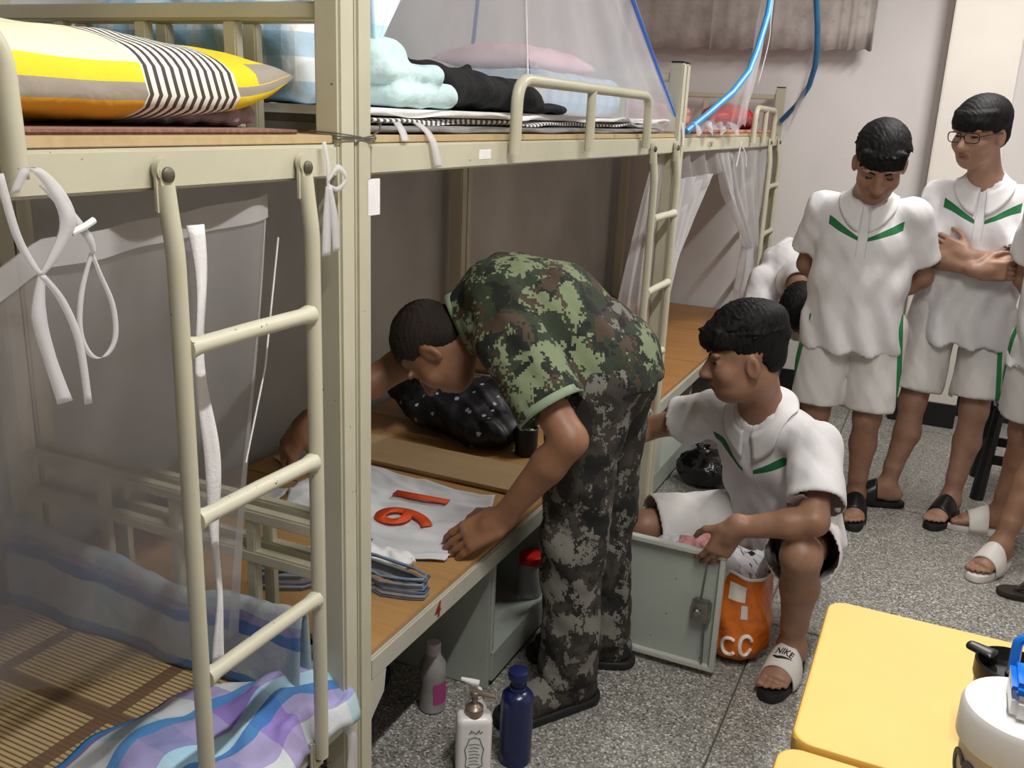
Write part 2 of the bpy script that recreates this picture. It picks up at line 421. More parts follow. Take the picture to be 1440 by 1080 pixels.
def m_net(name, c, dens, tint=None, folds=0):
    m = bpy.data.materials.new(name); m.use_nodes = True; MATS[name] = m; nt = m.node_tree; nt.nodes.clear()
    o = N(nt, 'ShaderNodeOutputMaterial'); t = N(nt, 'ShaderNodeBsdfTransparent'); d = N(nt, 'ShaderNodeBsdfDiffuse'); tr = N(nt, 'ShaderNodeBsdfTranslucent')
    d.inputs[0].default_value = rgb(c); tr.inputs[0].default_value = rgb(c)
    a = N(nt, 'ShaderNodeMixShader', i_0=.45); L(nt, d.outputs[0], a.inputs[1]); L(nt, tr.outputs[0], a.inputs[2])
    b = N(nt, 'ShaderNodeMixShader'); L(nt, t.outputs[0], b.inputs[1]); L(nt, a.outputs[0], b.inputs[2])
    f = noise(nt, coord(nt), 5, 3); dd = M2(nt, 'MULTIPLY_ADD', f, dens*.5, dens*.75)
    L(nt, M2(nt, 'MINIMUM', dd, .95), b.inputs[0]); L(nt, b.outputs[0], o.inputs[0]); return m
m_net('net haze', '#eeeaec', .36); m_net('net white', '#f6f4f8', .38, folds=1); m_net('gauze', '#f4f2f4', .72); m_net('net dense', '#f0eef0', .62, folds=1); m_net('net hem', '#eeecec', .62)
simple('white ribbon', '#efecec', .8, .04, 30, .3, 200); simple('white plastic', '#efeeec', .35, .02); simple('black rubber', '#1b1b1d', .5, .15, 20)
simple('steel', '#8f8d88', .35, .15, 40, metal=.9); simple('bolt steel', '#6e675c', .5, .25, 60, metal=.7); simple('blue tube', '#3f9be0', .4, .06, 20); simple('blue tape', '#4f7fd6', .6, .06); simple('dark blue tube', '#2f6f9c', .4, .1, 20)
simple('red paint', '#8e2a24', .6, .2, 40); simple('black print', '#141414', .5, .05); simple('grey stamp', '#8d8a80', .7, .2, 60)

# ------------------------------------------------------------------ the setting
XL, YF, XR, YN, ZC = -.95, 4.1, 2.7, -3.2, 3.05
def struct(name, mb, mat, parent=None, **k):
    o = mb.build(name, mat, parent, **k)
    if parent is None: o['kind'] = 'structure'
    return o
fl = struct('floor', MB().box((XL-.1, YN-.1, -.12), (XR+.1, YF+.1, -.006), 0), 'joint dark', base=(0, 0, 0))
xs = [XL-.1, -.62, .572, 1.762, XR+.1]; ys = [YN-.1, -2.24, -1.05, .14, 1.33, 2.515, 3.7, YF+.1]
for i in range(4):
    for j in range(7):
        MB().box((xs[i]+.0025, ys[j]+.0025, -.02), (xs[i+1]-.0025, ys[j+1]-.0025, 0), .002).build('floor_tile', 'terrazzo', fl)
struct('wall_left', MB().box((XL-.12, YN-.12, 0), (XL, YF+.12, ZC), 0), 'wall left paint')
struct('wall_back', MB().box((XL, YF, 0), (XR, YF+.12, ZC), 0), 'wall paint')
struct('wall_right', MB().box((XR, YN-.12, 0), (XR+.12, YF+.12, ZC), 0), 'wall paint')
struct('wall_front', MB().box((XL, YN-.12, 0), (XR, YN, ZC), 0), 'wall paint')
struct('ceiling', MB().box((XL-.12, YN-.12, ZC), (XR+.12, YF+.12, ZC+.1), 0), 'ceiling paint')
struct('column_1', MB().box((.775, 3.82, .125), (1.09, YF+.02, ZC), .006), 'column paint')
struct('baseboard_column', MB().box((.770, 3.815, 0), (1.094, YF, .125), .004), 'black skirting')
struct('baseboard_back', MB().box((XL, YF-.012, 0), (.77, YF, .125), .003), 'black skirting')
struct('baseboard_right', MB().box((1.094, YF-.012, 0), (XR, YF, .125), .003), 'black skirting')
# window curtain on the far wall
def m_curtain():
    m, nt, b = nmat('curtain cloth'); v = coord(nt); f = noise(nt, v, 4, 5, .65); g = noise(nt, v, 22, 4, .7)
    c = ramp(nt, f, [(.3, '#918a83'), (.55, '#b5aca6'), (.8, '#c3bab4')]); L(nt, mixc(nt, ramp(nt, g, [(.55, (0, 0, 0, 1)), (.8, (.5, .5, .5, 1))]), c, rgb('#7e766c')), b.inputs['Base Color'])
    b.inputs['Roughness'].default_value = .9; bump(nt, b, g, .2, .003)
m_curtain()
cu = empty('window_curtain', (-.2, 3.98, 1.885), 'grey stained fabric curtain hanging on the far wall above the last bunk', 'curtain')
def curt(x0, x1, ph):
    def fn(u, v):
        x = x0+(x1-x0)*u; e = min(u, 1-u)
        y = 3.97+.005*math.sin(u*9+ph)-.008*math.exp(-(e/.04)**2)+.0015*math.sin(u*31+v*3+ph); z = 1.885+.006*math.sin(u*17+ph)+(ZC-.3-1.885)*v
        return (x, y, z)
    return fn
for x0, x1, ph in ((-.90, -.42, 0), (-.43, -.10, 2), (-.105, .255, 4), (.25, .41, 1)):
    me = uvgrid(curt(x0, x1, ph), 40, 8); solidify(link('curtain_panel', me, 'curtain cloth', cu), .006)
MB().tube([(-.93, 4.0, ZC-.3), (.44, 4.0, ZC-.3)], .012).build('curtain_rod', 'steel', cu)
# ceiling tube lamps (above the picture)
m, nt, b = nmat('tube glow'); b.inputs['Emission Color'].default_value = (1, .97, .92, 1); b.inputs['Emission Strength'].default_value = 6; b.inputs['Base Color'].default_value = (1, 1, 1, 1)
for i, (lx, ly, lz) in enumerate(LAMPS):
    lp = empty('ceiling_lamp', (lx, ly, lz), ['white tube lamp on the ceiling above the near bunk and yellow tables', 'white tube lamp on the ceiling above the standing students'][i], 'lamp', 'ceiling tube lamps')
    MB().box((lx-.06, ly-.64, lz+.03), (lx+.06, ly+.64, lz+.08), .005).build('housing', 'white plastic', lp)
    MB().tube([(lx, ly-.6, lz), (lx, ly+.6, lz)], .014, 12).build('tube', 'tube glow', lp)
    for s in (-1, 1): MB().box((lx-.02, ly+s*.61-.015, lz-.02), (lx+.02, ly+s*.61+.015, lz+.035), .003).build('socket', 'white plastic', lp)
    MB().tube([(lx, ly, lz+.07), (lx, ly, ZC)], .012, 8).build('hanger_rod', 'white plastic', lp)
    ld = bpy.data.lights.new('tube_light', 'AREA'); ld.shape = 'RECTANGLE'; ld.size = .05; ld.size_y = 1.2; ld.energy = LAMP_W; ld.color = (1, .985, .955)
    lo = bpy.data.objects.new('tube_light', ld); COL.objects.link(lo); lo.location = (0, 0, -.02); lo.parent = lp

# ------------------------------------------------------------------ bunk beds
XB = -.90
def bunk(label, y0, y1, zl, zu, near_end=True, ladder=(1.62, 1.90), guard=(.54, 1.0, 1.49), lo_board='pine board', up_board='ply edge', paint='cream paint'):
    b = empty('bunk_bed', (-.45, (y0+y1)/2, 0), label, 'bunk bed', 'steel bunk beds along the left wall')
    pw = .044; H = 1.69
    for x in (0, XB+.05):
        for y in (y0, y1-pw):
            MB().box((x-.05, y, 0), (x, y+pw, H), .005).build('post', paint, b)
            MB().box((x-.048, y+.002, H), (x-.002, y+pw-.002, H+.006), .002).build('post_cap', 'black rubber', b)
    a, c = y0+pw, y1-pw
    for z, nm, pm in ((zu, 'upper', 'cream paint'), (zl, 'lower', 'rail paint')):
        for x in (-.004, XB+.034): MB().box((x-.03, a, z-.052), (x, c, z), .004).build(nm+'_side_rail', pm, b)
        for y in (y0+.008, y1-.036): MB().box((XB+.05, y, z-.05), (-.05, y+.028, z), .004).build(nm+'_end_rail', pm, b)
        for k in range(4): yy = a+(k+.5)*(c-a)/4; MB().box((XB+.03, yy-.015, z-.045), (-.03, yy+.015, z-.015), .003).build('cross_slat', pm, b)
        bd = lo_board if nm == 'lower' else up_board
        for k in range(3):
            ya, yb = a+k*(c-a)/3+.002, a+(k+1)*(c-a)/3-.002
            MB().box((XB+.02, ya, z+.001), (-.012, yb, z+.014), .0015).build('bed_board', bd, b)
    for y in (y0+.010, y1-.034):
        MB().box((XB+.05, y, 1.629), (-.05, y+.026, 1.657), .004).build('head_rail', paint, b)
        for x in (-.23, -.43, -.63): MB().box((x-.014, y+.003, zu), (x+.014, y+.023, 1.63), .003).build('head_bar', paint, b)
        if y > 0: continue
        for z in (.735, .648): MB().box((XB+.05, y, z-.014), (-.05, y+.026, z+.012), .004).build('foot_rail', paint, b)
        for x in (-.23, -.43, -.63): MB().box((x-.012, y+.003, zl), (x+.012, y+.023, .725), .003).build('foot_bar', paint, b)
    # guard rail on the upper front edge
    g = [y0+.036+v for v in guard]; zt = 1.572
    gr = MB().tube(arc_pts([(.012, g[0], zu-.028), (.012, g[0]+.004, zt), (.012, g[2]-.004, zt-.004), (.012, g[2], zu-.028)], .055, 7), .0135, 12).build('guard_rail', paint, b)
    MB().tube([(.012, g[1], zu-.03), (.012, g[1], zt-.005)], .0125, 12).build('guard_post', paint, gr)
    # ladder from the upper to the lower rail
    l0, l1 = y0+.036+ladder[0], y0+.036+ladder[1]
    la = empty('ladder', b.location); la.parent = b; la.location = (0, 0, 0); BASE[la.name] = np.array(b.location)
    for yy in (l0, l1):
        st = MB()
        st.tube(arc_pts([(.006, yy, zu-.045), (.010, yy, zu-.08), (.017, yy, zu-.13), (.017, yy, zl+.04), (.016, yy, zl-.03)], .05, 4), .0125, 12)
        st.build('ladder_stile', paint, la)
        tab = MB(); tab.box((-.001, yy-.0155, zu-.082), (.011, yy+.0155, zu-.022), .004); tab.lathe([(.0155, -.004), (.0155, .006)], (.004, yy, zu-.026), 18, axis=[[0, 0, 1], [0, 1, 0], [1, 0, 0]])
        tab.build('ladder_tab', paint, la)
        MB().lathe([(.010, 0), (.010, .003), (.006, .006), (.001, .0065)], (.011, yy, zu-.032), 14, axis=[[0, 0, 1], [0, 1, 0], [1, 0, 0]]).build('bolt', 'bolt steel', la)
        MB().box((-.001, yy-.017, zl-.06), (.010, yy+.017, zl+.005), .004).build('ladder_foot_tab', paint, la)
        MB().lathe([(.008, 0), (.008, .003), (.001, .005)], (.0105, yy, zl-.035), 12, axis=[[0, 0, 1], [0, 1, 0], [1, 0, 0]]).build('bolt', 'bolt steel', la)
    for z in (1.183, .935, .682):
        MB().tube([(.017, l0+.008, z), (.017, l0+.03, z), (.017, (l0+l1)/2, z+.001), (.017, l1-.03, z), (.017, l1-.008, z)], [.0165, .0125, .0125, .0125, .0165], 12).build('rung', 'cream paint chipped', la)
    return b
ZU, ZL1, ZL = 1.440, .385, .440
bed1 = bunk('near cream steel bunk with the yellow patchwork pillow on its top deck', -2.055, -.055, ZL1, ZU, ladder=(1.537, 1.820), guard=(.25, .8, 1.325))
bed2 = bunk('middle cream steel bunk that the man in camouflage leans into', -.050, 1.962, ZL, ZU, guard=(.555, 1.02, 1.525), ladder=(1.63, 1.905))
bed3 = bunk('far cream steel bunk with blue net hoops at the back wall', 1.966, 4.03, ZL, ZU, lo_board='orange board', guard=(1.19, 1.45, 1.70), ladder=(1.68, 1.95))
# red number on the lower rail of the middle bunk, faint marks on the far rail
text_part('4', .05, (-.0035, .262, ZL-.026), (0, 1, 0), (0, 0, 1), 'red paint', 'painted_number', bed2, bold=.0012, shear=.15)['label'] = 'red hand painted number 4'
text_part('1  JWF', .03, (-.0035, 2.42, ZU-.027), (0, 1, 0), (0, 0, 1), 'grey stamp', 'faint_mark', bed3)['label'] = 'faint grey stencilled letters'
# corner gusset and paper tag on the middle bunk's near post
MB().add([(-.004, -.006, ZL-.05), (-.004, .05, ZL-.05), (-.004, .042, ZL-.10), (-.004, .01, ZL-.125), (-.004, -.006, ZL-.14), (-.010, -.006, ZL-.05), (-.010, .05, ZL-.05), (-.010, .042, ZL-.10), (-.010, .01, ZL-.125), (-.010, -.006, ZL-.14)], [(0, 1, 2, 3, 4), (9, 8, 7, 6, 5), (0, 5, 6, 1), (1, 6, 7, 2), (2, 7, 8, 3), (3, 8, 9, 4), (4, 9, 5, 0)]).build('corner_gusset', 'rail paint', bed2, smooth=False)
MB().box((-.0045, .40, ZU-.036), (-.0032, .455, ZU-.016), .0005).build('tape_residue', 'white ribbon', bed2)
MB().box((-.002, -.02, ZU-.120), (.0005, .018, ZU-.058), .0005).build('post_sticker', 'white ribbon', bed2)

# ------------------------------------------------------------------ mosquito nets
def wavy(P00, P10, P01, P11, amp=.006, fu=20, fv=2, ph=0, sag=0):
    P00, P10, P01, P11 = [np.array(p, float) for p in (P00, P10, P01, P11)]
    n = nrm(np.cross(P10-P00, P01-P00))
    def fn(u, v):
        p = (1-u)*(1-v)*P00+u*(1-v)*P10+(1-u)*v*P01+u*v*P11
        return p+n*amp*(math.sin(u*fu+ph+1.3*math.sin(v*fv+ph))+.5*math.sin(u*fu*2.3+v*5+ph))+np.array([0, 0, -sag*math.sin(math.pi*u)*v])
    return fn
n1 = empty('mosquito_net', (-.03, -1.0, .42), 'hazy grey mosquito net hung across the lower deck of the near bunk', 'mosquito net')
def netfront(u, v):
    y = -1.9+(1.9-.205)*u; top = np.interp(y, [-1.9, -1.1, -.9, -.735, -.69, -.625, -.48, -.30, -.205], [1.36, 1.30, 1.22, 1.285, 1.31, 1.338, 1.343, 1.357, 1.367]); 
    z = .415+(top-.415)*v; yy = y-(.05*math.sin(v*2.6)-.0)*max(0, (u-.9)/.1)
    x = -.052+.010*math.sin(y*16+1.5*math.sin(z*3))+.006*math.sin(y*41+z*4)
    inn = np.interp(y, [-1.2, -.55, -.40, -.25, -.205], [.52, .52, .48, .32, .18]); yy += .08*(1-v)**1.5*max(0, (u-.8)/.2); x -= inn*(1-v)**1.6
    return (x, yy, z)
link('front_panel', uvgrid(netfront, 150, 40), 'net haze', n1)
def nethem(u, v):
    p = np.array(netfront(u, 1.0)); return p+np.array([.003, 0, -.035+.035*v])
link('top_hem', uvgrid(nethem, 150, 3), 'net hem', n1)
link('side_hem', uvgrid(lambda u, v: np.array(netfront(1-.004*u, v))+np.array([.002, 0, 0]), 3, 40), 'net hem', n1)
def zipper(u, v):
    z = 1.335-(1.335-.60)*v; y = -.408+.065*v**1.5+.005*math.sin(v*17)+.026*u*(1-.3*v); return (-.034-.05*v**2+.006*math.sin(v*11+u*2), y+.0, z)
solidify(link('zip_band', uvgrid(zipper, 4, 50), 'white ribbon', n1), .003)
MB().tube([(-.035, -.215, 1.30), (-.032, -.26, 1.1), (-.03, -.315, .96)], .0015, 6).build('draw_string', 'white ribbon', n1)
# the blunt panel at the foot end of the near bunk net
# ties of the near net
def ribbon(name, label, pts, w, parent=None, mat='gauze', cat='ribbon', wdir=(0, 1, 0), group=None):
    P = [np.array(p, float) for p in pts]; n = len(P)
    mb = MB(); wv = nrm(wdir)
    ws = [q*.72 for q in (w if isinstance(w, (list, tuple)) else [w]*n)]
    P, ws = smooth_pts(P, ws); n = len(P)
    mb.add([P[i]+s*wv*ws[i]/2 for i in range(n) for s in (-1, 1)], [(2*i, 2*i+2, 2*i+3, 2*i+1) for i in range(n-1)])
    o = mb.build(name, mat, parent, solid=.0025)
    return o
tk = empty('net_tie', (.02, -.69, 1.25), 'white gauze ribbon knotted round the guard rail at the left edge', 'ribbon', 'white net ties')
ribbon('tie_loop', '', [(.028, -.71, 1.40), (.03, -.69, 1.425), (.03, -.662, 1.40), (.03, -.650, 1.365), (.03, -.672, 1.33), (.03, -.69, 1.312)], [.012, .018, .026, .028, .02, .008], tk)
ribbon('tie_loop', '', [(.028, -.725, 1.42), (.03, -.715, 1.36), (.03, -.70, 1.325), (.03, -.69, 1.312)], [.012, .012, .012, .008], tk)
ribbon('tie_end', '', [(.03, -.69, 1.312), (.03, -.698, 1.27), (.03, -.69, 1.22), (.03, -.676, 1.165)], [.01, .024, .02, .026], tk)
ribbon('tie_end', '', [(.031, -.69, 1.312), (.03, -.667, 1.28), (.03, -.65, 1.23), (.03, -.645, 1.155)], [.01, .012, .012, .012], tk)
t2 = empty('net_tie', (.01, -.62, 1.3), 'ribbon with a small clip and hanging loop beside the near ladder', 'ribbon', 'white net ties')
ribbon('tie_strap', '', [(.018, -.665, 1.405), (.02, -.64, 1.375), (.02, -.617, 1.345), (.015, -.607, 1.325)], [.02, .018, .016, .008], t2)
MB().tube([(.024, -.642, 1.352), (.026, -.625, 1.358), (.026, -.612, 1.364)], .004, 8).build('clip', 'white plastic', t2)
ribbon('hanging_loop', '', [(.012, -.607, 1.325), (.012, -.626, 1.28), (.012, -.632, 1.235), (.012, -.62, 1.205), (.012, -.60, 1.20), (.012, -.583, 1.22), (.012, -.583, 1.26), (.012, -.598, 1.30), (.012, -.607, 1.325)], [.006, .009, .008, .009, .012, .009, .008, .006, .005], t2)
t3 = empty('net_tie', (.01, -.14, 1.3), 'white gauze ribbon tied on the rail right of the near ladder', 'ribbon', 'white net ties')
ribbon('tie_strap', '', [(.006, -.15, 1.445), (.012, -.148, 1.41), (.014, -.152, 1.375)], [.012, .010, .008], t3)
ribbon('tie_bow', '', [(.014, -.152, 1.385), (.014, -.125, 1.405), (.014, -.103, 1.388), (.014, -.125, 1.372), (.014, -.152, 1.38)], [.006, .016, .012, .012, .006], t3, wdir=(0, 0, 1))
ribbon('tie_end', '', [(.014, -.152, 1.378), (.016, -.158, 1.33), (.016, -.162, 1.27)], [.012, .026, .028], t3)
ribbon('tie_end', '', [(.016, -.150, 1.378), (.018, -.142, 1.33), (.018, -.138, 1.275)], [.010, .022, .022], t3)
t4 = empty('net_tie', (.01, -.12, .3), 'white gauze ribbon dangling from the lower rail of the near bunk', 'ribbon', 'white net ties')
ribbon('tie_strap', '', [(.0, -.135, .402), (.012, -.125, .385), (.014, -.118, .36)], [.03, .024, .018], t4)
ribbon('tie_end', '', [(.014, -.118, .36), (.016, -.10, .325), (.016, -.108, .27), (.016, -.104, .22)], [.018, .03, .03, .036], t4)
wt = empty('wire_tie', (.0, -.05, 1.45), 'thin twisted wire lashing the near and middle bunk posts together', 'wire')
for dz in (0, .004, -.005): MB().tube([(-.056, -.104, 1.455+dz), (.003, -.101, 1.453+dz), (.003, -.05, 1.451+dz*.4), (.004, -.004, 1.449-dz), (-.02, -.001, 1.449)], .0012, 6).build('wire_strand', 'steel', wt)
MB().tube([(.003, -.022, 1.449), (.008, -.014, 1.444), (.008, -.006, 1.450), (.006, -.012, 1.455), (.008, .004, 1.462), (.008, .008, 1.475), (.005, .002, 1.47)], .0016, 6).build('wire_twist', 'steel', wt)
# net tent over the middle bunk
A2 = np.array([-.42, 1.25, 2.75])
n2 = empty('mosquito_net', (-.42, 1.4, 1.46), 'white net tent with blue seams over the top deck of the middle bunk', 'mosquito net')
cs2 = [np.array(p, float) for p in ((-.005, 1.955, 1.462), (-.86, 1.93, 1.462), (-.86, .93, 1.50), (-.16, .99, 1.50))]
for i in (0, 1, 2):
    a, b_ = cs2[i], cs2[(i+1) % 4]
    if i == 2: a, b_ = cs2[2], cs2[3]
    link('net_panel', uvgrid(wavy(a, b_, a+(A2-a)*.97, b_+(A2-b_)*.97, .012, 14, 2, i*2.), 40, 30), 'net white', n2)
link('net_panel', uvgrid(wavy(cs2[3], cs2[0], cs2[3]+(A2-cs2[3])*.97, cs2[0]+(A2-cs2[0])*.97, .010, 17, 3, 1.), 50, 30), 'net white', n2)
for i, mt, r in ((0, 'blue tape', .009), (2, 'blue tape', .006), (3, 'white ribbon', .004), (1, 'blue tape', .007)):
    MB().tube([cs2[i]+(A2-cs2[i])*t+np.array([.02*math.sin(math.pi*t), 0, -.05*math.sin(math.pi*t)]) for t in np.linspace(0, .97, 12)], r, 8, flat=.6).build('seam_tape', mt, n2)
MB().tube([A2-[0, 0, .05], A2+[0, 0, ZC-2.75]], .003, 6).build('hanging_cord', 'white ribbon', n2)
MB().tube([cs2[0]+[.005, 0, .03], cs2[0]+[.012, .006, -.02], cs2[0]+[.012, .01, -.05]], .004, 6).build('corner_tie', 'white ribbon', n2)
# hoop net over the far bunk's top deck
n3 = empty('mosquito_net', (.05, 3.0, 1.46), 'open white net on two blue hoops over the top deck of the far bunk', 'mosquito net')
h1 = [(-.01, 2.06, 1.462), (.04, 2.17, 1.53), (.09, 2.3, 1.609), (.118, 2.42, 1.69), (.125, 2.5, 1.776), (.132, 2.6, 1.916), (.122, 2.7, 2.086), (.08, 2.8, 2.25), (-.02, 2.9, 2.4), (-.2, 3.0, 2.5)]
MB().tube(h1, .0125, 10).build('hoop', 'blue tube', n3)
h2 = [(.0, 3.97, 1.52), (.08, 3.90, 1.60), (.149, 3.8, 1.70), (.175, 3.74, 1.79), (.18, 3.7, 1.866), (.175, 3.65, 1.97), (.161, 3.6, 2.085), (.10, 3.4, 2.28), (-.02, 3.2, 2.42), (-.2, 3.0, 2.5)]
MB().tube(h2, .014, 10).build('hoop', 'dark blue tube', n3)
H1 = [np.array(p) for p in h1]; H2 = [np.array(p) for p in h2]
def drape1(u, v):
    i = u*7; k = int(min(6, math.floor(i))); p = H1[k]+(H1[k+1]-H1[k])*(i-k)
    q = np.array([.03+.03*u, 2.5+.25*u, 1.475+.02*math.sin(u*9)]); w = v**.8
    return p*(1-w)+q*w+np.array([.02*math.sin(u*22+v*4), .03*math.sin(u*16+v*2), 0])*v*(1-v)*2.5
link('net_panel', uvgrid(drape1, 46, 16), 'net white', n3)
def drape2(u, v):
    i = u*5; k = int(min(4, math.floor(i))); p = H2[k]+(H2[k+1]-H2[k])*(i-k)
    q = np.array([.04+.02*u, 3.93, 1.46+.05*u]); w = v
    return p*(1-w)+q*w+np.array([.02*math.sin(u*20+v*4), .02*math.sin(u*16+v*2), 0])*v*(1-v)*2
link('net_panel', uvgrid(drape2, 40, 14), 'net white', n3)
def puddle(u, v):
    y = 2.08+.75*u; return (-.02+.045*v+.012*math.sin(u*30), y, 1.463+.035*abs(math.sin(u*11+v*3))*(.4+v)-.03*max(0, v-.8)*3)
link('net_puddle', uvgrid(puddle, 60, 10), 'net dense', n3)
ribbon('white_tape', '', [H1[6]+[.01, 0, .05], H1[5]+[.012, .01, 0], H1[5]+[.012, .02, -.1], H1[4]+[.012, .03, -.13]], [.018, .016, .012, .012], n3)
# net hanging on the lower deck of the far bunk
n4 = empty('mosquito_net', (-.03, 3.0, .5), 'gathered white net tied back on the lower deck of the far bunk', 'mosquito net')
def nl(u, v):   # swag from the near post to the knot
    y = 2.02+(2.95-2.02)*u; top = 1.385; bot = np.interp(u, [0, .25, .5, .7, 1], [1.12, 1.17, 1.24, 1.28, 1.34]); z = bot+(top-bot)*v
    return (-.03+.012*math.sin(u*26+v*4), y, z)
link('net_swag', uvgrid(nl, 60, 12), 'net haze', n4)
def nlb(u, v):   # left curtain falling towards the near post
    ya = np.interp(v, [0, .35, .7, 1], [2.02, 2.02, 2.03, 2.05]); yb = np.interp(v, [0, .35, .7, 1], [2.07, 2.2, 2.4, 2.62]); z = .80+(1.29-.80)*v
    y = ya+(yb-ya)*u; return (-.035+.010*math.sin(u*24+v*3), y, z)
link('net_curtain', uvgrid(nlb, 40, 30), 'net dense', n4)
def nr(u, v):
    ya = np.interp(v, [0, .2, .45, .6, .8, 1], [3.50, 3.35, 3.45, 3.20, 2.85, 2.62]); yb = np.interp(v, [0, .2, .45, .6, .8, 1], [3.95, 3.9, 3.72, 3.75, 3.80, 3.84]); z = .48+(1.375-.48)*v
    y = ya+(yb-ya)*u; return (-.02+.03*math.sin(u*24+.8*math.sin(v*5))*(.3+.7*(1-v))+.008*math.sin(u*60+v*6), y, z)
link('net_curtain', uvgrid(nr, 90, 50), 'net dense', n4)
ribbon('knot_ribbon', '', [(.0, 3.0, 1.42), (.005, 2.95, 1.37), (.005, 2.92, 1.31)], [.03, .03, .05], n4)
n5 = empty('mosquito_net', (-.03, 1.7, .6), 'thin white net gathered beside the ladder at the far end of the middle lower deck', 'mosquito net')
def ng(u, v):
    ya = np.interp(v, [0, .4, .8, 1], [1.42, 1.5, 1.72, 1.84]); z = .6+(1.385-.6)*v; return (-.045+.012*math.sin(u*22+v*4), ya+(1.905-ya)*u, z)
link('net_curtain', uvgrid(ng, 40, 30), 'net haze', n5)
ribbon('knot_ribbon', '', [(.0, 3.02, 1.40), (.005, 3.10, 1.36), (.005, 3.14, 1.30)], [.03, .03, .04], n4)
# ------------------------------------------------------------------ bedding and things on the bunks
def m_bamboo():
    m, nt, b = nmat('bamboo mat'); v = coord(nt); x, y, z = sep(nt, v)
    sl = M2(nt, 'ABSOLUTE', M2(nt, 'SUBTRACT', M2(nt, 'FRACT', M2(nt, 'MULTIPLY', y, 95)), .5))
    base = ramp(nt, sl, [(.0, '#c9b183'), (.30, '#b89d6f'), (.42, '#6b5743')])
    bx = M2(nt, 'LESS_THAN', M2(nt, 'ABSOLUTE', M2(nt, 'SUBTRACT', M2(nt, 'FRACT', M2(nt, 'MULTIPLY_ADD', x, 3.4, .18)), .5)), .055)
    by = M2(nt, 'LESS_THAN', M2(nt, 'ABSOLUTE', M2(nt, 'SUBTRACT', M2(nt, 'FRACT', M2(nt, 'MULTIPLY_ADD', y, 3.2, .3)), .5)), .05)
    c = mixc(nt, M2(nt, 'MULTIPLY', M2(nt, 'MAXIMUM', bx, by), .9), base, rgb('#6d5340')); L(nt, c, b.inputs['Base Color']); b.inputs['Roughness'].default_value = .6
    bump(nt, b, sl, .5, .002)
m_bamboo()
def m_weave(name, a, c, sc=120):
    m, nt, b = nmat(name); v = coord(nt); w = N(nt, 'ShaderNodeTexWave', i_Scale=sc, i_Distortion=2.); L(nt, v, w.inputs[0])
    L(nt, mixc(nt, w.outputs['Fac'], rgb(a), rgb(c)), b.inputs['Base Color']); b.inputs['Roughness'].default_value = .8; bump(nt, b, w.outputs['Fac'], .5, .002)
m_weave('woven mat', '#7d5a4c', '#b58f7d')
def band(nt, x, a, b_): return M2(nt, 'MULTIPLY', M2(nt, 'GREATER_THAN', x, a), M2(nt, 'LESS_THAN', x, b_))
def fr_band(nt, x, k, ph, lo, hi):
    t = M2(nt, 'FRACT', M2(nt, 'MULTIPLY_ADD', x, k, ph)); return band(nt, t, lo, hi)
def m_pillow(nm='patchwork', under=False):
    m, nt, b = nmat(nm); t = N(nt, 'ShaderNodeTexCoord'); u, v, _ = sep(nt, t.outputs['UV']); v = M2(nt, 'SUBTRACT', 1., v)
    white = rgb('#f3f0e6'); yel = rgb('#f2d62a'); grey = rgb('#a39a8d'); org = rgb('#e8ab2c'); dk = rgb('#4b423b'); pale = rgb('#f4eecb')
    c = mixc(nt, M2(nt, 'GREATER_THAN', v, .028), yel, pale); c = mixc(nt, M2(nt, 'GREATER_THAN', v, .85), c, yel); c = mixc(nt, M2(nt, 'GREATER_THAN', u, .80), c, yel)
    c = mixc(nt, M2(nt, 'LESS_THAN', v, .009), c, grey)
    if under: c = mixc(nt, M2(nt, 'GREATER_THAN', u, .8), org, yel); c = mixc(nt, M2(nt, 'MULTIPLY', M2(nt, 'LESS_THAN', v, .010), M2(nt, 'LESS_THAN', u, .8)), c, grey)
    else: c = mixc(nt, M2(nt, 'MULTIPLY', M2(nt, 'GREATER_THAN', u, .90), band(nt, v, .01, .07)), c, grey)
    st = M2(nt, 'GREATER_THAN', M2(nt, 'FRACT', M2(nt, 'MULTIPLY', u, 46)), .55); stc = mixc(nt, st, white, dk)
    sk = M2(nt, 'ADD', u, M2(nt, 'MULTIPLY', M2(nt, 'SUBTRACT', v, .3), .12)); c = mixc(nt, band(nt, sk, .56, .80), c, stc)
    L(nt, c, b.inputs['Base Color']); b.inputs['Roughness'].default_value = .8; bump(nt, b, noise(nt, coord(nt), 14, 3, .5, .6), .3, .02)
m_pillow(); m_pillow('patchwork under', True)
def m_plaid(name, cols, ku=3., kv=3., soft=0, src='UV'):
    """cols: base, then (colour, axis, lo, hi, mix)"""
    m, nt, b = nmat(name); t = N(nt, 'ShaderNodeTexCoord'); a = sep(nt, t.outputs[src]); c = None
    for q in cols:
        if c is None: c = rgb(q); n = noise(nt, t.outputs['Object'], 8, 3); c = mixc(nt, M2(nt, 'MULTIPLY', n, .2), c, rgb('#d8d8dc')); continue
        col, ax, lo, hi, mx = q; c = mixc(nt, M2(nt, 'MULTIPLY', fr_band(nt, a['uvw'.index(ax)], ku if ax == 'u' else kv, 0., lo, hi), mx), c, rgb(col))
    L(nt, c, b.inputs['Base Color']); b.inputs['Roughness'].default_value = .85; bump(nt, b, noise(nt, coord(nt), 30, 4, .6), .35, .008)
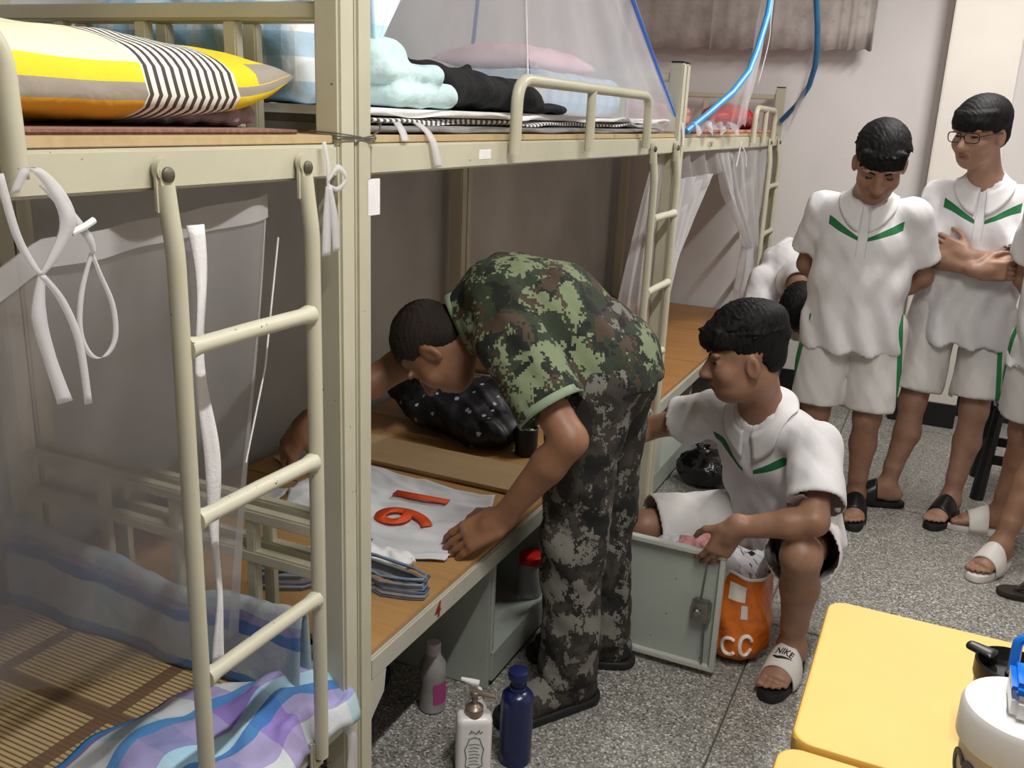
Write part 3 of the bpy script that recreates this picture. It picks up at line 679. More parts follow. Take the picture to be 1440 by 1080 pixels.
m_plaid('towel quilt', ['#cfd5d8', ('#a9c6cf', 'u', .1, .3, .8), ('#8f6fc4', 'u', .55, .78, .6), ('#2f86c4', 'v', .0, .045, 1), ('#5b3fa0', 'v', .045, .075, .8), ('#3a86c8', 'v', .30, .38, .9), ('#6a4bb4', 'v', .38, .56, .6), ('#9fd0e6', 'v', .56, .66, .7), ('#2477bd', 'v', .66, .74, .9), ('#7d5cc0', 'v', .74, .90, .55)], 4.2, 1.)
m_plaid('towel back', ['#a9b1b4', ('#8fb0b8', 'u', .1, .4, .6), ('#4f78a8', 'v', .0, .10, .9), ('#3f6ea6', 'v', .42, .50, .9), ('#7a6aa6', 'v', .50, .55, .6)], 3.2, 1.)
m_plaid('blue gingham', ['#eef3f6', ('#7fb6da', 'u', .0, .5, .55), ('#7fb6da', 'w', .0, .5, .55), ('#d9c9a4', 'u', .7, .8, .4), ('#5f93c4', 'v', .0, .4, .3)], 14., 12., src='Object')
m_plaid('pale blue dots', ['#e8f2f8', ('#a7d4ee', 'u', .0, .35, .6), ('#9fd0ea', 'v', .0, .4, .5)], 3., 4.)
simple('cyan quilt cloth', '#cfe9ea', .85, .08, 5, .4, 60, bdist=.01); simple('black jersey', '#101113', .9, .15, 10, .5, 60, bdist=.01); simple('pink cloth', '#f0cdd8', .85, .1, 7, .4, 40, bdist=.01)
simple('grey lilac cloth', '#9f8f98', .85, .2, 12, .5, 50, bdist=.01)
def m_stripes(name, a, c, k, ax='y'):
    m, nt, b = nmat(name); v = coord(nt); s = sep(nt, v); f = M2(nt, 'GREATER_THAN', M2(nt, 'FRACT', M2(nt, 'MULTIPLY', s['xyz'.index(ax)], k)), .5)
    L(nt, mixc(nt, f, rgb(a), rgb(c)), b.inputs['Base Color']); b.inputs['Roughness'].default_value = .85
m_stripes('striped ticking', '#e4e2df', '#57534f', 46); simple('grey pad', '#8b8986', .9, .2, 10, .3, 80); simple('white pad', '#e9e9e7', .85, .1, 6, .4, 30, bdist=.01)

MB().box((-.862, -1.95, ZL1+.0145), (-.035, -.115, ZL1+.021), .002).build('bamboo_mat', 'bamboo mat')
tag(bpy.data.objects['bamboo_mat'], 'tan bamboo slat mat with brown bands on the near lower deck', 'mat')
o = MB().box((-.862, -1.95, ZU+.0145), (-.040, -.150, ZU+.021), .003).build('woven_mat', 'woven mat'); tag(o, 'brown woven sleeping mat on the top deck of the near bunk', 'mat')
def pillow(name, label, c, hx, hy, hz, mat, parent=None, rot=0., cat='pillow', wr=.004, corner=.02, lift=None):
    """u along the length, v across; closed cushion with pointed corners"""
    cr, sr = math.cos(rot), math.sin(rot)
    def shape(top):
        def fn(u, v):
            a, b_ = 2*u-1, 2*v-1; e = max(0., (1-abs(a)**3.2)*(1-abs(b_)**3.2))**.42
            k = 1+corner*abs(a*b_)**3; x = b_*hx*k*(1-.05*(1-abs(a)**2)*0); y = a*hy*k*(1-.03*(1-b_*b_))
            z = hz*(.66+(1.36 if top else -.63)*e)+wr*fbm(a*5, b_*5, 0, 1 if top else 2)*(.3+.7*e)+(lift(a, b_) if lift else 0)
            return (c[0]+x*cr-y*sr, c[1]+x*sr+y*cr, c[2]+z)
        return fn
    nu, nv = 60, 46; A = uvgrid(shape(True), nu, nv); B_ = uvgrid(lambda u, v: shape(False)(u, v), nu, nv)
    bm = bmesh.new(); bm.from_mesh(A); bm.from_mesh(B_)
    for f in list(bm.faces)[(nu-1)*(nv-1):]: f.normal_flip(); f.material_index = 1
    bmesh.ops.remove_doubles(bm, verts=bm.verts, dist=.0015); me = bpy.data.meshes.new(name); bm.to_mesh(me); bm.free()
    o = link(name, me, [mat, mat if mat != 'patchwork' else 'patchwork under'], parent, base=c); tag(o, label, cat); return o
pillow('pillow', 'plump pillow in yellow, white, grey and striped patchwork', (-.315, -.485, ZU+.021), .235, .365, .064, 'patchwork', lift=lambda a, b: .038*max(0, a)**6)
def blob(name, label, cat, fn, mat, res=.007, disp=None, group=None, parent=None, smooth=True, base=None):
    Sd = Sdf(); fn(Sd); v, f = Sd.mesh(res, disp, False)
    if base is None: base = ((v[:, 0].min()+v[:, 0].max())/2, (v[:, 1].min()+v[:, 1].max())/2, v[:, 2].min())
    o = link(name, mesh_np(v, f), mat, parent, base)
    if parent is None: tag(o, label, cat, group)
    return o
blob('folded_sheet', 'rumpled grey lilac sheet squashed under the patchwork pillow', 'sheet', lambda S_: (S_.eseg((-.30, -.45, ZU+.036), (-.2, -.19, ZU+.036), (1, 0, 0), (.14, .014), (.10, .016), .02), S_.ell((-.16, -.19, ZU+.04), (.05, .05, .02), None, .02), S_.plane((0, 0, ZU+.0215), (0, 0, -1))), 'grey lilac cloth', .006, lambda x, y, z: .005*fbm(x*60, y*60, z*20, 3))
# towel quilt along the front edge of the near lower deck
def towel(u, v):
    y = -1.35+(1.35-.085)*u; w = np.interp(u, [0, .66, .85, .93, 1], [.36, .33, .29, .22, .14]); x = -w+(w+.018)*v
    h = np.interp(u, [0, .6, .8, .92, 1], [.02, .03, .05, .075, .05])
    prof = math.sin(min(1, v*1.25)*math.pi*.9+.15)
    z = ZL1+.022+h*prof*(.65+.35*math.sin(u*24+v*7))+.012*(1+fbm(u*30, v*9, 0, 4))*(.3+v)
    if v > .88: z -= (v-.88)*.42
    z = max(z, ZL1+.0225 if x < -.012 else 0)
    return (x+.012*math.sin(u*40), y, z)
o = solidify(link('towel_quilt', uvgrid(towel, 130, 40), 'towel quilt', base=(-.15, -.6, ZL1+.02)), .006, 1); tag(o, 'thin blue and purple plaid quilt along the front of the near lower deck', 'blanket')
def towel2(u, v):
    x = -.86+.80*u; y, z = np.interp(v, [0, .25, .5, .62, .75, 1], [-.158, -.155, -.150, -.142, -.130, -.120]), np.interp(v, [0, .25, .5, .62, .75, 1], [.0, .07, .15, .195, .19, .0])
    k = .92+.10*math.sin(u*7+.5)-.25*max(0, u-.8); return (x, y+.006*math.sin(u*18), ZL1+.024+z*k+.006*fbm(u*20, v*8, 0, 2)*(v > .05)*(v < .95))
o = solidify(link('folded_quilt', uvgrid(towel2, 80, 30), 'towel back', base=(-.45, -.3, ZL1+.02)), .006, 1); tag(o, 'grey teal quilt with blue trim heaped at the foot of the near lower deck', 'blanket')
# pads on the middle bunk's top deck
def pad(name, label, z0, z1, x0, y0, y1, mat, ph, amp):
    def fn(u, v):
        y = y0+(y1-y0)*u; a = 2*math.pi*v; xc = (x0-.86)/2; hw = (x0+.86)/2; zc = (z0+z1)/2; hh = (z1-z0)/2
        ca, sa = math.cos(a), math.sin(a); x = xc+hw*np.sign(ca)*abs(ca)**.12; z = zc+hh*np.sign(sa)*abs(sa)**.5
        fo = max(0, ca)**8; z += amp*fo*(math.sin(y*13+ph)+.6*math.sin(y*29+2*ph)); z = max(z, z0-.001)
        return (x+.012*fo*math.sin(y*9+ph), y, z)
    mb = MB(); n = 64
    V = [fn(i/89, j/n) for i in range(90) for j in range(n)]; F = [(i*n+j, i*n+(j+1) % n, (i+1)*n+(j+1) % n, (i+1)*n+j) for i in range(89) for j in range(n)]+[tuple(range(n-1, -1, -1)), tuple(89*n+j for j in range(n))]
    o = mb.add(V, F).build(name, mat); tag(o, label, 'mattress pad', 'thin pads on the middle top deck'); return o
pad('mattress_pad', 'dark grey lowest pad on the middle top deck', ZU+.0145, ZU+.030, -.03, .0, 1.90, 'grey pad', 0, .002)
pad('mattress_pad', 'black and white ticking pad between the grey and white pads', ZU+.0305, ZU+.044, -.045, .0, 1.88, 'striped ticking', 1.2, .004)
pad('mattress_pad', 'white rumpled top pad on the middle top deck', ZU+.0445, ZU+.060, -.035, .01, 1.9, 'white pad', 2.4, .005)
tg = empty('pad_strap', (.0, .2, ZU), 'white fabric strap and care tag hanging over the middle upper rail', 'strap')
ribbon('strap_end', '', [(-.03, .12, ZU+.035), (-.012, .11, ZU+.02), (-.002, .105, ZU+.004)], [.03, .03, .03], tg); ribbon('care_tag', '', [(-.03, .19, ZU+.035), (-.008, .195, ZU+.018), (.003, .20, ZU-.005), (.004, .215, ZU-.045)], [.03, .03, .032, .034], tg)
ZP = ZU+.061
blob('cyan_quilt', 'pale cyan quilt folded at the near end of the middle top deck', 'quilt', lambda S_: (S_.box((-.22, .26, ZP+.022), (.17, .10, .022), None, .02, .01), S_.cone((-.40, .352, ZP+.025), (-.06, .352, ZP+.025), .022, .025, .01), S_.box((-.22, .24, ZP+.062), (.16, .09, .018), None, .018, .008), S_.cone((-.36, .325, ZP+.066), (-.07, .315, ZP+.060), .017, .023, .008), S_.eseg((-.28, .20, ZP+.105), (-.12, .22, ZP+.098), (0, 1, 0), (.10, .045), (.08, .03), .03), S_.plane((0, 0, ZP), (0, 0, -1))), 'cyan quilt cloth', .007, lambda x, y, z: .004*fbm(x*14, y*18, z*24, 2)+.0015*fbm(x*34, y*40, z*40, 1))
def hangcloth(u, v):
    z = ZP+.11+(.36)*v; s = u; x = -.78+.66*min(1, s/.72) if s < .72 else -.12; y = .155 if s < .72 else .155+(s-.72)/.28*(.02+.30*v)
    f = .012*math.sin(u*38+v*2)+.006*math.sin(u*71+v*5); return (x+(f if s >= .72 else 0), y+(f if s < .72 else 0)+.01, z)
o = solidify(link('hanging_cover', uvgrid(hangcloth, 110, 30), 'pale blue dots', base=(-.4, .1, ZP+.1)), .004); tag(o, 'pale blue and white cover hung at the near end of the middle top deck', 'cover')
blob('gingham_quilt', 'blue gingham quilt bundled behind the head bars of the near bunk', 'quilt', lambda S_: (S_.box((-.45, .075, ZP+.075), (.28, .062, .075), None, .04, .03), S_.ell((-.33, .075, ZP+.13), (.16, .06, .06), None, .03), S_.ell((-.60, .075, ZP+.13), (.13, .06, .06), None, .03), S_.plane((0, 0, ZP), (0, 0, -1))), 'blue gingham', .008, lambda x, y, z: .005*fbm(x*24, y*26, z*30, 6))
blob('black_jacket', 'rumpled black jacket thrown on the middle top deck', 'jacket', lambda S_: (S_.eseg((-.22, .44, ZP+.05), (-.22, .78, ZP+.045), (1, 0, 0), (.13, .052), (.12, .046), .03), S_.ell((-.16, .86, ZP+.035), (.09, .09, .045), None, .03), S_.cone((-.28, .52, ZP+.085), (-.40, .42, ZP+.10), .035, .016, .02), S_.cone((-.26, .80, ZP+.08), (-.28, .86, ZP+.105), .025, .014, .02), S_.eseg((-.12, .90, ZP+.012), (-.10, 1.04, ZP+.012), (1, 0, 0), (.05, .014), (.035, .014), .02), S_.plane((0, 0, ZP), (0, 0, -1))), 'black jersey', .007, lambda x, y, z: .006*fbm(x*18, y*15, z*24, 4)+.002*fbm(x*34, y*36, z*30, 7))
blob('folded_quilt', 'blue gingham folded quilt inside the net tent', 'quilt', lambda S_: (S_.box((-.42, 1.54, ZP+.062), (.22, .34, .062), None, .045, .02), S_.plane((0, 0, ZP), (0, 0, -1))), 'blue gingham', .009, lambda x, y, z: .004*fbm(x*9, y*8, z*16, 6))
pillow('pillow', 'pale pink pillow on the gingham quilt inside the net tent', (-.45, 1.54, ZP+.124), .16, .28, .042, 'pink cloth')
# far bunk top deck
m_weave('pink mat', '#b9655f', '#d99a8f', 60); simple('red foil', '#c01622', .25, .15, 9, .5, 25, bdist=.01)
o = MB().box((-.85, 2.05, ZU+.0145), (-.03, 3.95, ZU+.03), .004).build('pink_mat', 'pink mat'); tag(o, 'dusty pink mat on the top deck of the far bunk', 'mat')
blob('red_bag', 'shiny red bag lying on the top deck of the far bunk', 'bag', lambda S_: (S_.ell((-.16, 3.35, ZU+.085), (.11, .26, .062), None, .02), S_.ell((-.14, 3.55, ZU+.075), (.10, .12, .05), None, .03), S_.plane((0, 0, ZU+.031), (0, 0, -1))), 'red foil', .009, lambda x, y, z: .006*fbm(x*30, y*26, z*40, 2))
blob('red_bundle', 'folded red pink bundle near the front hoop of the far bunk', 'bundle', lambda S_: (S_.box((-.3, 2.35, ZU+.075), (.18, .2, .042), None, .03, .02), S_.plane((0, 0, ZU+.031), (0, 0, -1))), 'pink mat', .01, lambda x, y, z: .005*fbm(x*20, y*20, z*30, 9))
# ------------------------------------------------------------------ lower deck of the middle bunk
ZB = ZL+.0145
simple('jersey white', '#d6d7da', .8, .08, 5, .35, 40, bdist=.006); simple('jersey orange', '#e0501f', .6, .08, 20); simple('tissue', '#efefef', .9, .03)
js = empty('jersey', (-.38, .6, ZB), 'white football jersey with an orange number spread on the middle lower deck', 'jersey')
def jfn(u, v):
    A, B_, C, D = np.array([-.60, .43]), np.array([-.075, .405]), np.array([-.70, .80]), np.array([-.125, .815])
    p = (1-u)*(1-v)*A+u*(1-v)*B_+(1-u)*v*C+u*v*D; p = p+np.array([.012*math.sin(v*9+1), .022*math.sin(u*6.2)-.045*(1-v)*math.sin(math.pi*u)])
    return (p[0], p[1], ZB+.004+.005*(1+fbm(u*9, v*7, 0, 3))+.010*max(0, fbm(u*5+2, v*12, 0, 6))*(v > .05))
jm = link('jersey_cloth', uvgrid(jfn, 70, 60), 'jersey white', js); solidify(jm, .004)
def slv(x0, y0, ang, l, w):
    ca, sa = math.cos(ang), math.sin(ang)
    def fn(u, v): a, b_ = (u*l), (v-.5)*w*(1-.15*u); return (x0+a*ca-b_*sa, y0+a*sa+b_*ca, ZB+.004+.006*(1+fbm(u*7, v*5, 0, 8)))
    solidify(link('jersey_sleeve', uvgrid(fn, 16, 14), 'jersey white', js), .004)
slv(-.62, .47, 3.5, .17, .19); slv(-.67, .75, 2.75, .16, .19)
def drape_text(s, size, org, xd, yd, name):
    o = text_part(s, size, (0, 0, 0), (1, 0, 0), (0, 1, 0), 'jersey orange', name, js, extr=0, bold=.004)
    me = o.data; n = len(me.vertices); co = np.empty(n*3); me.vertices.foreach_get('co', co); co = co.reshape(-1, 3)+BASE[js.name]
    x = nrm(xd); y = nrm(yd); p = np.array(org)+co[:, :1]*x+co[:, 1:2]*y; p[:, 2] = ZB+.0215
    me.vertices.foreach_set('co', (p-BASE[js.name]).ravel()); solidify(o, .002); return o
drape_text('1', .225, (-.300, .675, 0), (.10, -1, 0), (1, .10, 0), 'printed_digit')['label'] = 'orange printed digit 1'
drape_text('6', .225, (-.268, .540, 0), (.10, -1, 0), (1, .10, 0), 'printed_digit')['label'] = 'orange printed digit 6'
simple('hanger blue', '#7f93ad', .4, .1, 30); simple('hanger grey', '#8d939c', .4, .1, 30); simple('hanger dark', '#5b6a86', .4, .1, 30)
hc0 = np.array([-.215, .225]); hd = nrm([.33, .13]); hp_ = np.array([-hd[1], hd[0]])
for i in range(8):
    ct = hc0+np.array([rnd.uniform(-.006, .006), rnd.uniform(-.006, .006)]); z = ZB+.004+i*.0066
    Wd = lambda a, b: np.array([*(ct+hd*a-hp_*b), z])
    h = empty('clothes_hanger', (ct[0], ct[1], z), ['lowest', 'second lowest', 'third lowest', 'fourth lowest', 'fourth from the top', 'third from the top', 'second from the top', 'topmost'][i]+' plastic hanger in the stack on the middle lower deck', 'hanger', 'hanger stack on the lower deck')
    mt = ['hanger blue', 'hanger grey', 'hanger dark', 'hanger blue'][i % 4]
    fr_ = [Wd(0, -.055), Wd(.06, -.035), Wd(.155, .015), Wd(.19, .045), Wd(.185, .068), Wd(.15, .07), Wd(.09, .062), Wd(.07, .045), Wd(0, .045), Wd(-.07, .045), Wd(-.09, .062), Wd(-.15, .07), Wd(-.185, .068), Wd(-.19, .045), Wd(-.155, .015), Wd(-.06, -.035)]
    MB().tube(fr_, .0032, 8, closed=True).build('hanger_frame', mt, h)
    MB().tube([Wd(0, -.055), Wd(0, -.085), Wd(.02, -.10), Wd(.025, -.12), Wd(.005, -.135), Wd(-.018, -.125)], .0022, 6).build('hook', 'steel', h)
blob('tissue', 'crumpled white tissue beside the hanger stack', 'tissue', lambda S_: (S_.ell((-.235, .305, ZB+.025), (.05, .04, .024), None, .02), S_.ell((-.165, .335, ZB+.02), (.055, .03, .018), None, .02), S_.ell((-.31, .24, ZB+.026), (.045, .035, .024), None, .02), S_.plane((0, 0, ZB+.001), (0, 0, -1))), 'tissue', .005, lambda x, y, z: .007*fbm(x*60, y*70, z*80, 2))
def m_stars():
    m, nt, b = nmat('dark star print'); v = coord(nt); q = N(nt, 'ShaderNodeTexVoronoi', i_Scale=24.); L(nt, v, q.inputs['Vector'])
    f = noise(nt, v, 150, 2); d = M2(nt, 'ADD', q.outputs['Distance'], M2(nt, 'MULTIPLY', M2(nt, 'SUBTRACT', f, .5), .28))
    L(nt, mixc(nt, M2(nt, 'LESS_THAN', d, .17), rgb('#0d0f16'), rgb('#a9abb5')), b.inputs['Base Color']); b.inputs['Roughness'].default_value = .5
m_stars()
blob('dark_bundle', 'black bundle with small white stars on the middle lower deck', 'bundle', lambda S_: (S_.ell((-.50, 1.30, ZB+.075), (.22, .16, .085), None, .03), S_.ell((-.36, 1.21, ZB+.055), (.13, .11, .062), None, .03), S_.ell((-.68, 1.34, ZB+.10), (.13, .10, .06), None, .03), S_.ell((-.42, 1.33, ZB+.12), (.12, .1, .06), None, .03), S_.plane((0, 0, ZB), (0, 0, -1))), 'dark star print', .008, lambda x, y, z: .010*fbm(x*26, y*30, z*34, 3)+.004*fbm(x*60, y*60, z*60, 8))
simple('mug black', '#16171b', .35, .08); mg = empty('mug', (-.205, 1.185, ZB), 'small black mug standing beside the dark bundle', 'mug')
MB().lathe([(.030, 0), (.036, .004), (.037, .09), (.034, .092), (.033, .075), (.0, .074)], (-.205, 1.185, ZB), 28, cap=False).build('mug_body', 'mug black', mg)
blob('', '', '', lambda S_: (S_.ell((-.205, 1.185, ZB+.085), (.022, .02, .02), None, .01),), 'tissue', .005, lambda x, y, z: .004*fbm(x*90, y*90, z*90, 2), parent=mg).name = 'paper_wad'
o = MB().box((-.80, .86, ZB+.0005), (-.05, 1.06, ZB+.013), .002).build('light_patch_plank', 'light patch wood'); tag(o, 'pale plank drawn for the patch of light on the middle lower deck behind the jersey', 'plank')  # added pale slab, stands in for light falling on the deck boards
# ------------------------------------------------------------------ under the middle bunk
lk = empty('under_bed_locker', (-.3, .8, 0), 'grey steel locker with an open door under the middle bunk', 'locker')
MB().box((-.70, .590, .0), (-.030, .606, ZL-.055), .003).build('side_panel', 'locker paint', lk); MB().box((-.70, 1.03, .0), (-.03, 1.046, ZL-.055), .003).build('side_panel', 'locker paint', lk)
MB().box((-.70, .606, .0), (-.69, 1.03, ZL-.055), .002).build('back_panel', 'locker paint', lk); MB().box((-.69, .606, .085), (-.032, 1.03, .097), .002).build('floor_panel', 'locker paint', lk)
MB().box((-.034, .606, .02), (-.022, 1.03, .108), .002).build('front_lip', 'locker paint', lk); MB().box((-.045, .604, .1), (-.026, .618, ZL-.055), .002).build('door_frame', 'grey paint', lk)
dr = empty('door', BASE[lk.name]); dr.parent = lk; dr.location = (0, 0, 0); BASE[dr.name] = BASE[lk.name]
YD = .955
MB().box((.10, YD, .022), (.50, YD+.004, .378), .001).build('door_panel', 'locker paint', dr)
for lo, hi in (((.10, YD-.018, .366), (.503, YD+.006, .380)), ((.10, YD-.018, .020), (.503, YD+.006, .034)), ((.489, YD-.018, .034), (.503, YD+.006, .366)), ((.10, YD-.018, .034), (.235, YD+.006, .366))): MB().box(lo, hi, .002).build('door_flange', 'grey paint', dr)
MB().tube([(.02, YD+.01, .05), (.02, YD+.01, .35)], .006, 8).build('hinge_pin', 'steel', dr); MB().box((.02, YD-.004, .03), (.11, YD+.004, .37), .001).build('hinge_leaf', 'locker paint', dr)
MB().box((.425, YD-.026, .165), (.478, YD, .235), .006).build('lock_case', 'steel', dr); MB().tube([(.448, YD-.012, .235), (.455, YD-.012, .36)], .0025, 6).build('latch_rod', 'steel', dr); MB().tube([(.462, YD-.02, .20), (.468, YD-.014, .04)], .003, 6).build('latch_rod', 'steel', dr)
MB().lathe([(.012, 0), (.012, .006), (.007, .01), (.001, .01)], (.442, YD-.026, .20), 14, axis=[[1, 0, 0], [0, 0, -1], [0, 1, 0]]).build('lock_knob', 'steel', dr)
l2 = empty('under_bed_locker', (-.3, 2.4, 0), 'grey steel locker under the far bunk behind the black rubbish bag', 'locker')
MB().box((-.70, 2.03, .0), (-.030, 2.046, ZL-.055), .003).build('side_panel', 'locker paint', l2); MB().box((-.70, 2.62, .0), (-.03, 2.636, ZL-.055), .003).build('side_panel', 'locker paint', l2)
MB().box((-.70, 2.046, .0), (-.69, 2.62, ZL-.055), .002).build('back_panel', 'locker paint', l2); MB().box((-.69, 2.046, .085), (-.032, 2.62, .097), .002).build('floor_panel', 'locker paint', l2)
MB().box((-.034, 2.046, .02), (-.022, 2.62, .108), .002).build('front_lip', 'locker paint', l2); MB().box((-.034, 2.046, .11), (-.024, 2.17, ZL-.056), .002).build('door', 'grey paint', l2)
m, nt, b = nmat('clear plastic'); b.inputs['Base Color'].default_value = rgb('#cfcdd0'); b.inputs['Roughness'].default_value = .25; b.inputs['Transmission Weight'].default_value = .45; b.inputs['IOR'].default_value = 1.3
simple('magenta label', '#a8447f', .5, .1); simple('bottle liquid', '#97928f', .4, .1, 20); simple('bottle cap', '#c9bcc6', .4, .05); simple('purple plastic', '#3b3180', .35, .15, 8); simple('navy plastic', '#172250', .35, .15, 8); simple('red lid', '#d81f1a', .35, .05)
bo = empty('drink_bottle', (-.12, .455, 0), 'clear plastic bottle with a pink label under the middle bunk', 'bottle')
MB().lathe([(.028, 0), (.034, .005), (.034, .05), (.031, .08), (.034, .10), (.033, .135), (.02, .158), (.0185, .165)], (-.12, .455, 0), 28).build('bottle_body', 'bottle liquid', bo)
MB().lathe([(.0195, .164), (.0195, .192), (.017, .195)], (-.12, .455, 0), 24).build('bottle_cap', 'bottle cap', bo)
MB().grid(lambda u, v: (-.12+.0346*math.cos(-1.0+1.7*u), .455+.0346*math.sin(-1.0+1.7*u), .03+.06*v), 14, 3).build('bottle_label', 'magenta label', bo)
ba = empty('wash_basin', (-.34, .30, 0), 'dark purple plastic wash basin pushed under the middle bunk', 'basin')
MB().lathe([(.11, 0), (.125, .004), (.155, .13), (.166, .135), (.164, .140), (.15, .134), (.12, .01), (.0, .009)], (-.33, .27, 0), 40, cap=False).build('basin_body', 'purple plastic', ba)
MB().lathe([(.156, .131), (.168, .134), (.168, .139), (.156, .139)], (-.33, .27, 0), 40, cap=False).build('basin_rim', 'navy plastic', ba)
ja = empty('storage_jar', (-.075, .97, .097), 'clear jar with a red screw lid inside the under bed locker', 'jar')
MB().lathe([(.034, 0), (.037, .004), (.037, .095), (.030, .106), (.030, .112)], (-.075, .965, .097), 28).build('jar_body', 'clear plastic', ja)
MB().lathe([(.036, .110), (.037, .113), (.037, .132), (.033, .136)], (-.075, .965, .097), 28).build('jar_lid', 'red lid', ja)
# ------------------------------------------------------------------ things on the floor
simple('lotion white', '#eeeaea', .3, .03); simple('pump bronze', '#8f8072', .35, .1, 30, metal=.5); simple('label green grey', '#5f756c', .6, .2, 90); simple('navy metal', '#131f4c', .25, .06, 12, spec=.6)
pb = empty('pump_bottle', (.082, .295, 0), 'white pump bottle with a bronze pump and ornate label on the floor', 'bottle')
cx, cy = .082, .295; rot = Matrix.Rotation(.55, 3, 'Z')
blob('bottle_body', '', '', lambda S_: (S_.box((cx, cy, .0775), (.042, .026, .0775), np.array(rot.transposed()), .014, .01),), 'lotion white', .0035, None, parent=pb)
MB().lathe([(.021, .148), (.021, .172), (.017, .176), (.013, .178), (.007, .182), (.007, .204), (.012, .206), (.012, .214), (.010, .216)], (cx, cy, 0), 22).build('pump', 'pump bronze', pb)
d_ = rot @ Vector((.9, -.3, 0)); MB().tube([(cx-d_.x*.012, cy-d_.y*.012, .210), (cx+d_.x*.02, cy+d_.y*.02, .211), (cx+d_.x*.052, cy+d_.y*.052, .206)], [.0075, .007, .005], 10).build('spout', 'pump bronze', pb)
nx = rot @ Vector((0, -1, 0)); tx = rot @ Vector((1, 0, 0)); fc = Vector((cx, cy, 0))+nx*.0265
def on_label(pts, r, nm): MB().tube([(fc.x+tx.x*a, fc.y+tx.y*a, z) for a, z in pts], r, 5, closed=False).build(nm, 'label green grey', pb)
on_label([(.0, .108), (.012, .104), (.016, .09), (.022, .075), (.018, .05), (.02, .03), (0, .02), (-.02, .03), (-.018, .05), (-.022, .075), (-.016, .09), (-.012, .104), (0, .108)], .0012, 'label_outline')
for k in range(7): on_label([(-.013+.002*(k % 2), .088-.009*k), (.0, .090-.009*k), (.013-.002*(k % 3), .087-.009*k)], .0009, 'label_line')
for k in range(5): on_label([(-.012+.006*k, .118+.004*(k % 2)), (-.006+.006*k, .128-.005*(k % 3)), (-.009+.006*k, .120)], .0012, 'label_flourish')
p2 = empty('pump_bottle', (.062, .345, 0), 'second pump bottle with a small white nozzle behind the bronze pump', 'bottle')
MB().lathe([(.024, 0), (.026, .004), (.026, .135), (.012, .155), (.012, .165)], (.058, .350, 0), 24).build('bottle_body', 'lotion white', p2); MB().lathe([(.014, .16), (.014, .178), (.005, .18), (.005, .196)], (.058, .350, 0), 18).build('pump', 'white plastic', p2)
MB().tube([(.066, .346, .199), (.05, .338, .203), (.028, .326, .212)], [.008, .008, .004], 10).build('spout', 'white plastic', p2)
fk = empty('steel_flask', (.160, .370, 0), 'tall navy blue metal flask beside the white pump bottle', 'flask')
MB().lathe([(.036, 0), (.039, .004), (.039, .170), (.037, .182), (.030, .190), (.020, .194), (.020, .205)], (.155, .375, 0), 32).build('flask_body', 'navy metal', fk)
MB().lathe([(.016, .198), (.016, .222), (.024, .226), (.026, .234), (.024, .246), (.012, .250)], (.155, .375, 0), 28).build('flask_cap', 'navy plastic', fk)
simple('bin bag black', '#0e0f10', .22, .1, 12, .7, 30, bdist=.012, spec=.6)
bb = empty('rubbish_bag', (.125, 2.37, 0), 'knotted black rubbish bag on the floor by the far bunk', 'bag')
blob('bag_body', '', '', lambda S_: (S_.ell((.125, 2.37, .075), (.125, .11, .078), None, .03), S_.ell((.16, 2.36, .09), (.09, .09, .055), None, .03), S_.cone((.11, 2.37, .12), (.10, 2.37, .165), .055, .014, .03), S_.plane((0, 0, .0), (0, 0, -1))), 'bin bag black', .007, lambda x, y, z: .007*fbm(x*34, y*40, z*24, 3)+.003*fbm(x*80, y*90, z*50, 6), parent=bb)
blob('bag_knot', '', '', lambda S_: (S_.cone((.10, 2.37, .16), (.075, 2.36, .185), .014, .007, .01), S_.cone((.10, 2.37, .16), (.135, 2.365, .182), .013, .006, .01), S_.ell((.10, 2.37, .162), (.016, .014, .012), None, .01)), 'bin bag black', .004, None, parent=bb)
simple('orange film', '#d9701f', .3, .12, 9, .6, 26, bdist=.012, spec=.5); simple('white print', '#efe4d8', .5, .05); simple('bag liner', '#d9d5d2', .5, .1)
ob = empty('carrier_bag', (.52, 1.115, 0), 'orange plastic carrier bag stuffed with clothes beside the locker door', 'bag')
OBc = np.array([.515, 1.115])
def obag(u, v):
    a = 2*math.pi*u; z = .004+.285*v+.012*math.sin(a*3+1)*v**3; r = np.interp(v, [0, .03, .15, .45, .7, .85, 1], [.0, .085, .112, .118, .105, .098, .106])*(1+.03*math.sin(a*5+v*8)+.022*math.sin(a*11+v*15))
    return (OBc[0]+r*math.cos(a)*.92, OBc[1]+r*math.sin(a)*.85, z)
me = uvgrid(obag, 72, 40); solidify(link('bag_film', me, 'orange film', ob), .002)
solidify(link('bag_rim', uvgrid(lambda u, v: np.array(obag(u, 1.0))+np.array([0, 0, -.004+.010*v])+.0022*np.array([math.cos(2*math.pi*u), math.sin(2*math.pi*u), 0]), 72, 3), 'white print', ob), .002)
def patch(u0, u1, v0, v1, nm, mat, n=8, lift=.0025):
    def fn(u, v):
        uu = u0+(u1-u0)*u; p = np.array(obag(uu, v0+(v1-v0)*v)); return p+lift*np.array([math.cos(2*math.pi*uu), math.sin(2*math.pi*uu), 0])
    return link(nm, uvgrid(fn, n, n), mat, ob)
patch(.735, .815, .72, .90, 'white_patch', 'white print'); patch(.80, .83, .55, .69, 'care_label', 'bag liner')
def ringmark(uc, vc, ru, rv, a0, a1, nm):
    MB().tube([np.array(obag(uc+ru*math.cos(a), vc+rv*math.sin(a)))+.004*np.array([math.cos(2*math.pi*uc), math.sin(2*math.pi*uc), 0]) for a in np.linspace(a0, a1, 22)], .006, 6, flat=.8).build(nm, 'white print', ob)
